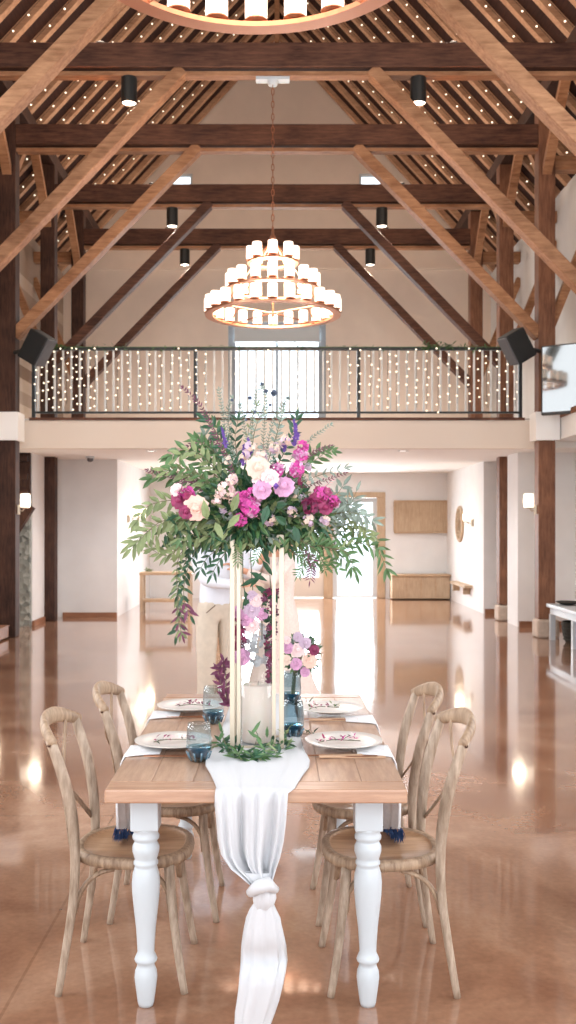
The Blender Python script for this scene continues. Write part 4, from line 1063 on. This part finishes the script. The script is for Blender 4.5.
hw('long_leaves', m, l2)
for px, py, r, mt in ((252,610,.034,M['lilac']),(246,618,.032,M['orchid']),(256,600,.028,M['blush']),(252,626,.030,M['blush']),(242,657,.034,M['orchid']),(236,612,.024,M['orchid']),(262,614,.026,M['orchid']),(252,596,.022,M['lilac'])):
    m = MB(); rose(m, W(px, py, 3.77), r, (0, -1, .2)); hw('rose', m, mt)
m = MB()
for k in range(170):
    py = 590 + (R()**1.3)*92; w = 8*max(.25, 1-(py-590)/110); px = 270+U(-w, w)
    floret(m, W(px, py, 3.79+U(-.03, .03)), U(.008, .014), (U(-1, 1), -1, U(-1, .4)), int(R()*3), n=4)
hw('amaranth_trail', m, [M['burg'], M['leafp'], M['leaf2']])
m = MB()
for k in range(60):
    py = U(618, 650); px = 239+U(-5, 6)
    floret(m, W(px, py, 3.79+U(-.03, .03)), U(.008, .013), (U(-1, 1), -1, U(-1, .4)), int(R()*2), n=4)
hw('plum_florets', m, [M['burg'], M['leafp']])
m = MB()
for k in range(46):
    py = U(625, 665); px = 250+U(-12, 16); floret(m, W(px, py, 3.83+U(-.04, .04)), .014, (U(-1, 1), -1, U(-.5, 1)), 0, n=5)
hw('white_florets', m, M['cloth'])
t2 = empty('plum_leaf_spray', (-.19, 3.95, TT), 'spray of plum coloured leaves standing behind the left side of the stand', 'flowers')
m = MB()
for pts in ([(226,705),(226,680),(224,662)], [(228,705),(221,685),(219,668)]):
    P = smooth_path([W(a, b, 3.95) for a, b in pts], 4); m.sweep(P, .0018, seg=5, mi=0)
    for q in P: 
        for k in range(3): m.leaf(q, (U(-1, 1), U(-.5, .2), U(-.3, 1)), (0, -1, .2), .04, .015, 1)
m.build('leaves', [M['stem'], M['leafp']], t2, world=True)

# leafy garland round the foot of the stand
t = empty('base_greenery', (SX, 3.70, TT+.004), 'loose ring of green leaves round the foot of the flower stand', 'greenery')
m = MB(); stems = MB()
for k in range(165):
    px = 221 + 66*R(); py = 746 + 14*math.sin((px-220)/66*PI) + U(-5, 5)
    if R() < .35: py -= U(0, 12) * (1 if px < 240 or px > 262 else .3)
    dd = .835/((max(py, 741)-CY)/F) if True else 3.7
    dd = min(max((H-TT-.012)*F/(max(py, 738)-CY), 3.55), 3.74)
    p = W(px, py, dd); p.z = max(p.z, TT+.012)
    m.leaf(p, (U(-1, 1), U(-.7, .3), U(-.15, .7)), (0, -.5, 1), U(.032, .058), U(.012, .017), random.choices([0, 1, 2], [4, 5, 2])[0])
for pts in ([(222,752),(250,760),(284,748)], [(255,745),(258,735),(254,728)], [(226,745),(222,735)]):
    stems.sweep([W(a, b, 3.66) for a, b in pts], .0018, seg=5)
for px, py in ((254,731),(257,738),(251,734),(222,733),(219,741),(262,742),(267,738)):
    m.leaf(W(px, py, 3.64), (U(-1, 1), -.2, .8), (0, -1, .3), .045, .014, 0)
tag(m.build('leaves', [l1, l2, l3], t, world=True), kind='stuff'); stems.build('stems', M['stem'], t, world=True)

# small bouquet in the glass vase
t = empty('small_bouquet', (.066, 4.70, TT+.14), 'small round pink and purple bouquet set in the back glass vase', 'bouquet')
BC = W(301, 654, 4.68)
m = MB()
for k in range(150):
    d = Vector((U(-1, 1), U(-1, .6), U(-1, 1))).normalized()
    m.leaf(BC+Vector((d.x*.065, d.y*.06, d.z*.065)), d+Vector((U(-.4, .4), 0, U(-.5, .5))), (0, -1, .4), U(.03, .05), .018, int(R()*3))
m.build('leaves', [l1, l2, l4], t, world=True)
MB().sweep([W(293, 695, 4.70), W(294, 678, 4.70), BC], .010, seg=8).build('stems', M['stem'], t, world=True)
for px, py, r, mt in ((310,661,.036,M['peach']),(298,650,.034,M['blush']),(288,648,.028,M['orchid']),(305,643,.030,M['lilac']),(296,664,.030,M['orchid']),(286,660,.026,M['cream']),(314,650,.026,M['burg']),(298,637,.024,M['lilac']),(305,672,.024,M['orchid']),(287,640,.020,M['blush'])):
    m = MB(); rose(m, W(px, py, 4.60), r, (0, -1, .2)); m.build('rose', mt, t, smooth=True, world=True)
# ------------------------------------------------------------------ the couple behind the table
def skin(name, J, E, mat, parent, root, levels=2, shift=(0, 0, 0)):
    keys = list(J); idx = {k: i for i, k in enumerate(keys)}
    me = bpy.data.meshes.new(name); me.from_pydata([J[k][0] for k in keys], [(idx[a], idx[b]) for a, b in E], [])
    ob = bpy.data.objects.new(name, me); COL.objects.link(ob)
    md = ob.modifiers.new('skin', 'SKIN'); md.use_smooth_shade = True; md.branch_smoothing = .5
    if not me.skin_vertices: bpy.context.view_layer.objects.active = ob
    sv = me.skin_vertices[0].data
    for k, i in idx.items():
        r = J[k][1]; sv[i].radius = (r, r) if not isinstance(r, tuple) else r
        sv[i].use_root = (k == root)
    sd = ob.modifiers.new('sub', 'SUBSURF'); sd.levels = levels; sd.render_levels = levels
    dg = bpy.context.evaluated_depsgraph_get(); ev = ob.evaluated_get(dg)
    m2 = bpy.data.meshes.new_from_object(ev); m2.name = name
    bpy.data.objects.remove(ob)
    m2.materials.clear(); m2.materials.append(mat)
    m2.polygons.foreach_set('use_smooth', [True]*len(m2.polygons))
    o = bpy.data.objects.new(name, m2); COL.objects.link(o); o.parent = parent; return o
def hand(J, E, wrist, d, palm_n, side, pre):
    """palm and five fingers leaving from the wrist along d"""
    w = Vector(J[wrist][0]); d = Vector(d).normalized(); n = Vector(palm_n).normalized(); a = d.cross(n).normalized()*side
    J[pre+'palm'] = (w+d*.045, (.022, .030)); E.append((wrist, pre+'palm'))
    for i, (o, L) in enumerate(((-.030, .068), (-.011, .078), (.009, .072), (.027, .056))):
        b = w+d*.085+a*o; k1, k2, k3 = [pre+'f%d%d' % (i, q) for q in range(3)]
        J[k1] = (b, .0095); J[k2] = (b+d*L*.5+n*L*.12, .0085); J[k3] = (b+d*L*.85+n*L*.42, .007)
        E += [(pre+'palm', k1), (k1, k2), (k2, k3)]
    J[pre+'t0'] = (w+d*.035-a*.038+n*.008, .011); J[pre+'t1'] = (w+d*.070-a*.052+n*.022, .009)
    E += [(pre+'palm', pre+'t0'), (pre+'t0', pre+'t1')]
def V(*a): return Vector(a)
def person(name, loc, rz, label, h, female, el, wr, hd):
    t = empty(name, loc, label, 'person', rz=rz); k = h/1.80
    sw = .165 if female else .195
    J = {'pelvis': (V(0, 0, .96), (.15, .11)), 'waist': (V(0, 0, 1.12), (.125, .095)), 'chest': (V(0, 0, 1.32), (.15, .11)), 'upper': (V(0, .01, 1.44), (.10, .08)), 'neck': (V(0, .012, 1.53), .043 if female else .050),
         'jaw': (V(0, -.018, 1.612), (.070, .082)), 'head': (V(0, 0, 1.69), (.086, .102)), 'crown': (V(0, .01, 1.755), (.058, .072)), 'nose': (V(0, -.104, 1.652), .012),
         'earl': (V(-.086, .005, 1.66), (.010, .02)), 'earr': (V(.086, .005, 1.66), (.010, .02))}
    E = [('pelvis', 'waist'), ('waist', 'chest'), ('chest', 'upper'), ('upper', 'neck'), ('neck', 'jaw'), ('jaw', 'head'), ('head', 'crown'), ('head', 'nose'), ('head', 'earl'), ('head', 'earr')]
    for s, q in ((-1, 'l'), (1, 'r')):
        J['sh'+q] = (V(s*sw, .01, 1.43), .055); J['el'+q] = (V(*el[q]), .042); J['wr'+q] = (V(*wr[q]), (.026, .030))
        E += [('upper', 'sh'+q), ('sh'+q, 'el'+q), ('el'+q, 'wr'+q)]
        hand(J, E, 'wr'+q, hd[q], (0, -.3, -1) if female else (.4, .2, -1), s, 'h'+q)
        J['hip'+q] = (V(s*.09, 0, .90), .088); J['kn'+q] = (V(s*.10, -.02, .49), .058); J['an'+q] = (V(s*.10, .02, .09), .040); J['to'+q] = (V(s*.12, -.13, .035), .034)
        E += [('pelvis', 'hip'+q), ('hip'+q, 'kn'+q), ('kn'+q, 'an'+q), ('an'+q, 'to'+q)]
    for key in J:
        p, r = J[key]; J[key] = (p*k, tuple(x*k for x in r) if isinstance(r, tuple) else r*k)
    body = skin('body', J, E, M['skin'], t, 'pelvis')
    for s in (-1, 1):
        MB().lathe([(0, -.011), (.011, 0), (0, .011)], V(s*.031, -.084, 1.675)*k, seg=10, cap=False).build('eye', M['hair_d'], t)
    MB().sweep([V(-.022, -.088, 1.612)*k, V(0, -.095, 1.610)*k, V(.022, -.088, 1.612)*k], .0045, seg=6).build('mouth', M['blush'], t)
    # hair cap
    m = MB(); rows = []
    for i in range(9):
        ph = PI*.62*i/8; rows.append([(math.sin(ph)*.094*k*math.cos(2*PI*j/20), (.016+math.sin(ph)*.108*math.sin(2*PI*j/20))*k + (.03*k*(i/8)), (1.705+.098*math.cos(ph))*k - (0.0 if math.sin(2*PI*j/20) > -.2 else -.035*k*i/8)) for j in range(20)])
    m.grid(rows, closed=True)
    if female:
        m.lathe([(0, -.055), (.05, -.03), (.06, 0), (.045, .04), (0, .055)], V(0, .12, 1.66)*k, seg=14, cap=False)
        m.sweep([V(-.05, .07, 1.66)*k, V(-.03, .12, 1.50)*k, V(0, .13, 1.36)*k], [.03, .035, .02], seg=8)
    m.build('hair', M['hair_b'] if female else M['hair_d'], t, smooth=True)
    return t, J, k
# man in a white shirt and beige trousers, turned towards the woman
g, J, k = person('person', (-.475, 8.0, 0), math.radians(22), 'person in white shirt and beige trousers standing behind the table, arms reaching to the other', 1.82, False,
    {'l': (-.16, -.17, 1.15), 'r': (.21, -.10, 1.17)}, {'l': (.06, -.33, 1.12), 'r': (.27, -.26, 1.31)}, {'l': (1, -.1, .1), 'r': (.15, -.4, 1)})
S = {'b': (V(0, 0, .90), (.155, .12)), 'b2': (V(0, 0, 1.0), (.165, .13)), 'waist': (V(0, 0, 1.12), (.150, .120)), 'chest': (V(0, 0, 1.32), (.170, .128)), 'upper': (V(0, .01, 1.44), (.115, .092)), 'neck': (V(0, .01, 1.515), .066)}
SE = [('b', 'b2'), ('b2', 'waist'), ('waist', 'chest'), ('chest', 'upper'), ('upper', 'neck')]
for s, q in ((-1, 'l'), (1, 'r')):
    e, w = J['el'+q][0]/k, J['wr'+q][0]/k
    S['sh'+q] = (V(s*.195, .01, 1.43), .070); S['el'+q] = (e, .056); S['w'+q] = (e.lerp(w, .93), .040)
    SE += [('upper', 'sh'+q), ('sh'+q, 'el'+q), ('el'+q, 'w'+q)]
S = {a: (p*k, tuple(x*k for x in r) if isinstance(r, tuple) else r*k) for a, (p, r) in S.items()}
skin('shirt', S, SE, M['shirt'], g, 'b')
T = {'w': (V(0, 0, 1.06), (.176, .142)), 'p': (V(0, 0, .95), (.180, .146))}; TE = [('w', 'p')]
for s, q in ((-1, 'l'), (1, 'r')):
    T['h'+q] = (V(s*.088, 0, .86), .105); T['k'+q] = (V(s*.10, -.02, .49), .078); T['a'+q] = (V(s*.10, .015, .12), .064); T['e'+q] = (V(s*.10, .015, .06), .062)
    TE += [('p', 'h'+q), ('h'+q, 'k'+q), ('k'+q, 'a'+q), ('a'+q, 'e'+q)]
T = {a: (p*k, tuple(x*k for x in r) if isinstance(r, tuple) else r*k) for a, (p, r) in T.items()}
tr = skin('trousers', T, TE, M['khaki'], g, 'p')
for s in (-1, 1): MB().sweep([V(s*.07, -.152, .96)*k, V(s*.135, -.125, .90)*k], .004, .004, seg=5).build('pocket_seam', M['shoe'], tr)
for s in (-1, 1): MB().sweep([V(s*.10, .07, .035), V(s*.105, .0, .045), V(s*.112, -.09, .04), V(s*.118, -.17, .03)], [.035, .042, .044, .025], [.032, .045, .035, .022], seg=12).build('shoe', M['shoe'], g, smooth=True)
# woman in a blush lace dress
b, J, k = person('person', (.02, 8.05, 0), math.radians(-62), 'person in pale blush lace dress behind the table, mostly hidden by the flower stand', 1.68, True,
    {'l': (-.21, -.17, 1.24), 'r': (.20, -.18, 1.24)}, {'l': (-.12, -.36, 1.36), 'r': (.10, -.38, 1.33)}, {'l': (.1, -1, .3), 'r': (-.1, -1, .3)})
m = MB(); rows = []
lv = [(.012, .40, .44), (.12, .36, .40), (.35, .27, .29), (.60, .215, .215), (.80, .200, .175), (.92, .195, .160), (1.02, .160, .135), (1.10, .138, .118), (1.20, .145, .125), (1.30, .160, .140), (1.38, .168, .125), (1.42, .150, .095), (1.44, .12, .085)]
for z, rx, ry in lv:
    rows.append([(rx*k*math.cos(2*PI*j/64)*(1+.035*max(0, 1-z)*math.sin(9*2*PI*j/64)), (ry*(1+.05*max(0, 1-z)*math.sin(9*2*PI*j/64)))*k*math.sin(2*PI*j/64)+(.05*max(0, .8-z)), z*k) for j in range(64)])
m.grid(rows, closed=True); m.build('dress', M['dress'], b, smooth=True)
for s, q in ((-1, 'l'), (1, 'r')):
    e, w = J['el'+q][0], J['wr'+q][0]
    MB().sweep([V(s*.15, .01, 1.43)*k, e, e.lerp(w, .9)], [.066, .050, .034], seg=14).build('sleeve', M['dress'], b, smooth=True)
# ------------------------------------------------------------------ light, world, camera
def area(name, loc, rot, sx, sy, e, c=(1, 1, 1)):
    l = bpy.data.lights.new(name, 'AREA'); l.shape = 'RECTANGLE'; l.size = sx; l.size_y = sy; l.energy = e; l.color = c
    o = bpy.data.objects.new(name, l); COL.objects.link(o); o.location = loc; o.rotation_euler = rot; return o
area('daylight_back', (0, YB-.3, 3.2), (PI/2, 0, 0), 7.0, 6.0, 400, (.90, .95, 1))
for sgn in (-1, 1):
    for i, (a, b) in enumerate(WIN):
        area('daylight_side', (sgn*(XW+.22), (a+b)/2, 5.0), (0, sgn*PI/2, 0), 2.8, 3.0, 160, (.95, .97, 1))
        area('daylight_side_low', (sgn*(XW+.22), (a+b)/2, 1.75), (0, sgn*PI/2, 0), 1.5, 3.0, 70, (.95, .97, 1))
area('daylight_door', ((DX0+DX1)/2, YF+.3, 1.2), (-PI/2, 0, 0), 3.4, 2.2, 520, (.93, .97, 1))
area('daylight_gallery', (0, YF+.3, 4.6), (-PI/2, 0, 0), 2.0, 2.7, 180, (.93, .97, 1))
w = bpy.data.worlds.new('World'); scene.world = w; w.use_nodes = True
bg = w.node_tree.nodes['Background']; bg.inputs['Color'].default_value = (.86, .94, 1, 1); bg.inputs['Strength'].default_value = 2.2
cam = bpy.data.cameras.new('camera'); co = bpy.data.objects.new('camera', cam); COL.objects.link(co); scene.camera = co
co.location = (0, 0, H); co.rotation_euler = (PI/2, 0, 0)
cam.sensor_fit = 'VERTICAL'; cam.sensor_height = 24; cam.lens = 24*F/1024
cam.shift_x = (288-CX)/1024; cam.shift_y = (CY-512)/1024
cam.clip_start = .05; cam.clip_end = 200
cam.dof.use_dof = True; cam.dof.focus_distance = 3.7; cam.dof.aperture_fstop = 4.0
scene.view_settings.view_transform = 'Standard'; scene.view_settings.look = 'None'; scene.view_settings.gamma = 1
scene.view_settings.exposure = .06; scene.view_settings.use_curve_mapping = False
cy = scene.cycles
cy.use_denoising = True; cy.max_bounces = 7; cy.diffuse_bounces = 4; cy.glossy_bounces = 4; cy.transmission_bounces = 8; cy.transparent_max_bounces = 16
cy.caustics_reflective = False; cy.caustics_refractive = False; cy.sample_clamp_indirect = 6
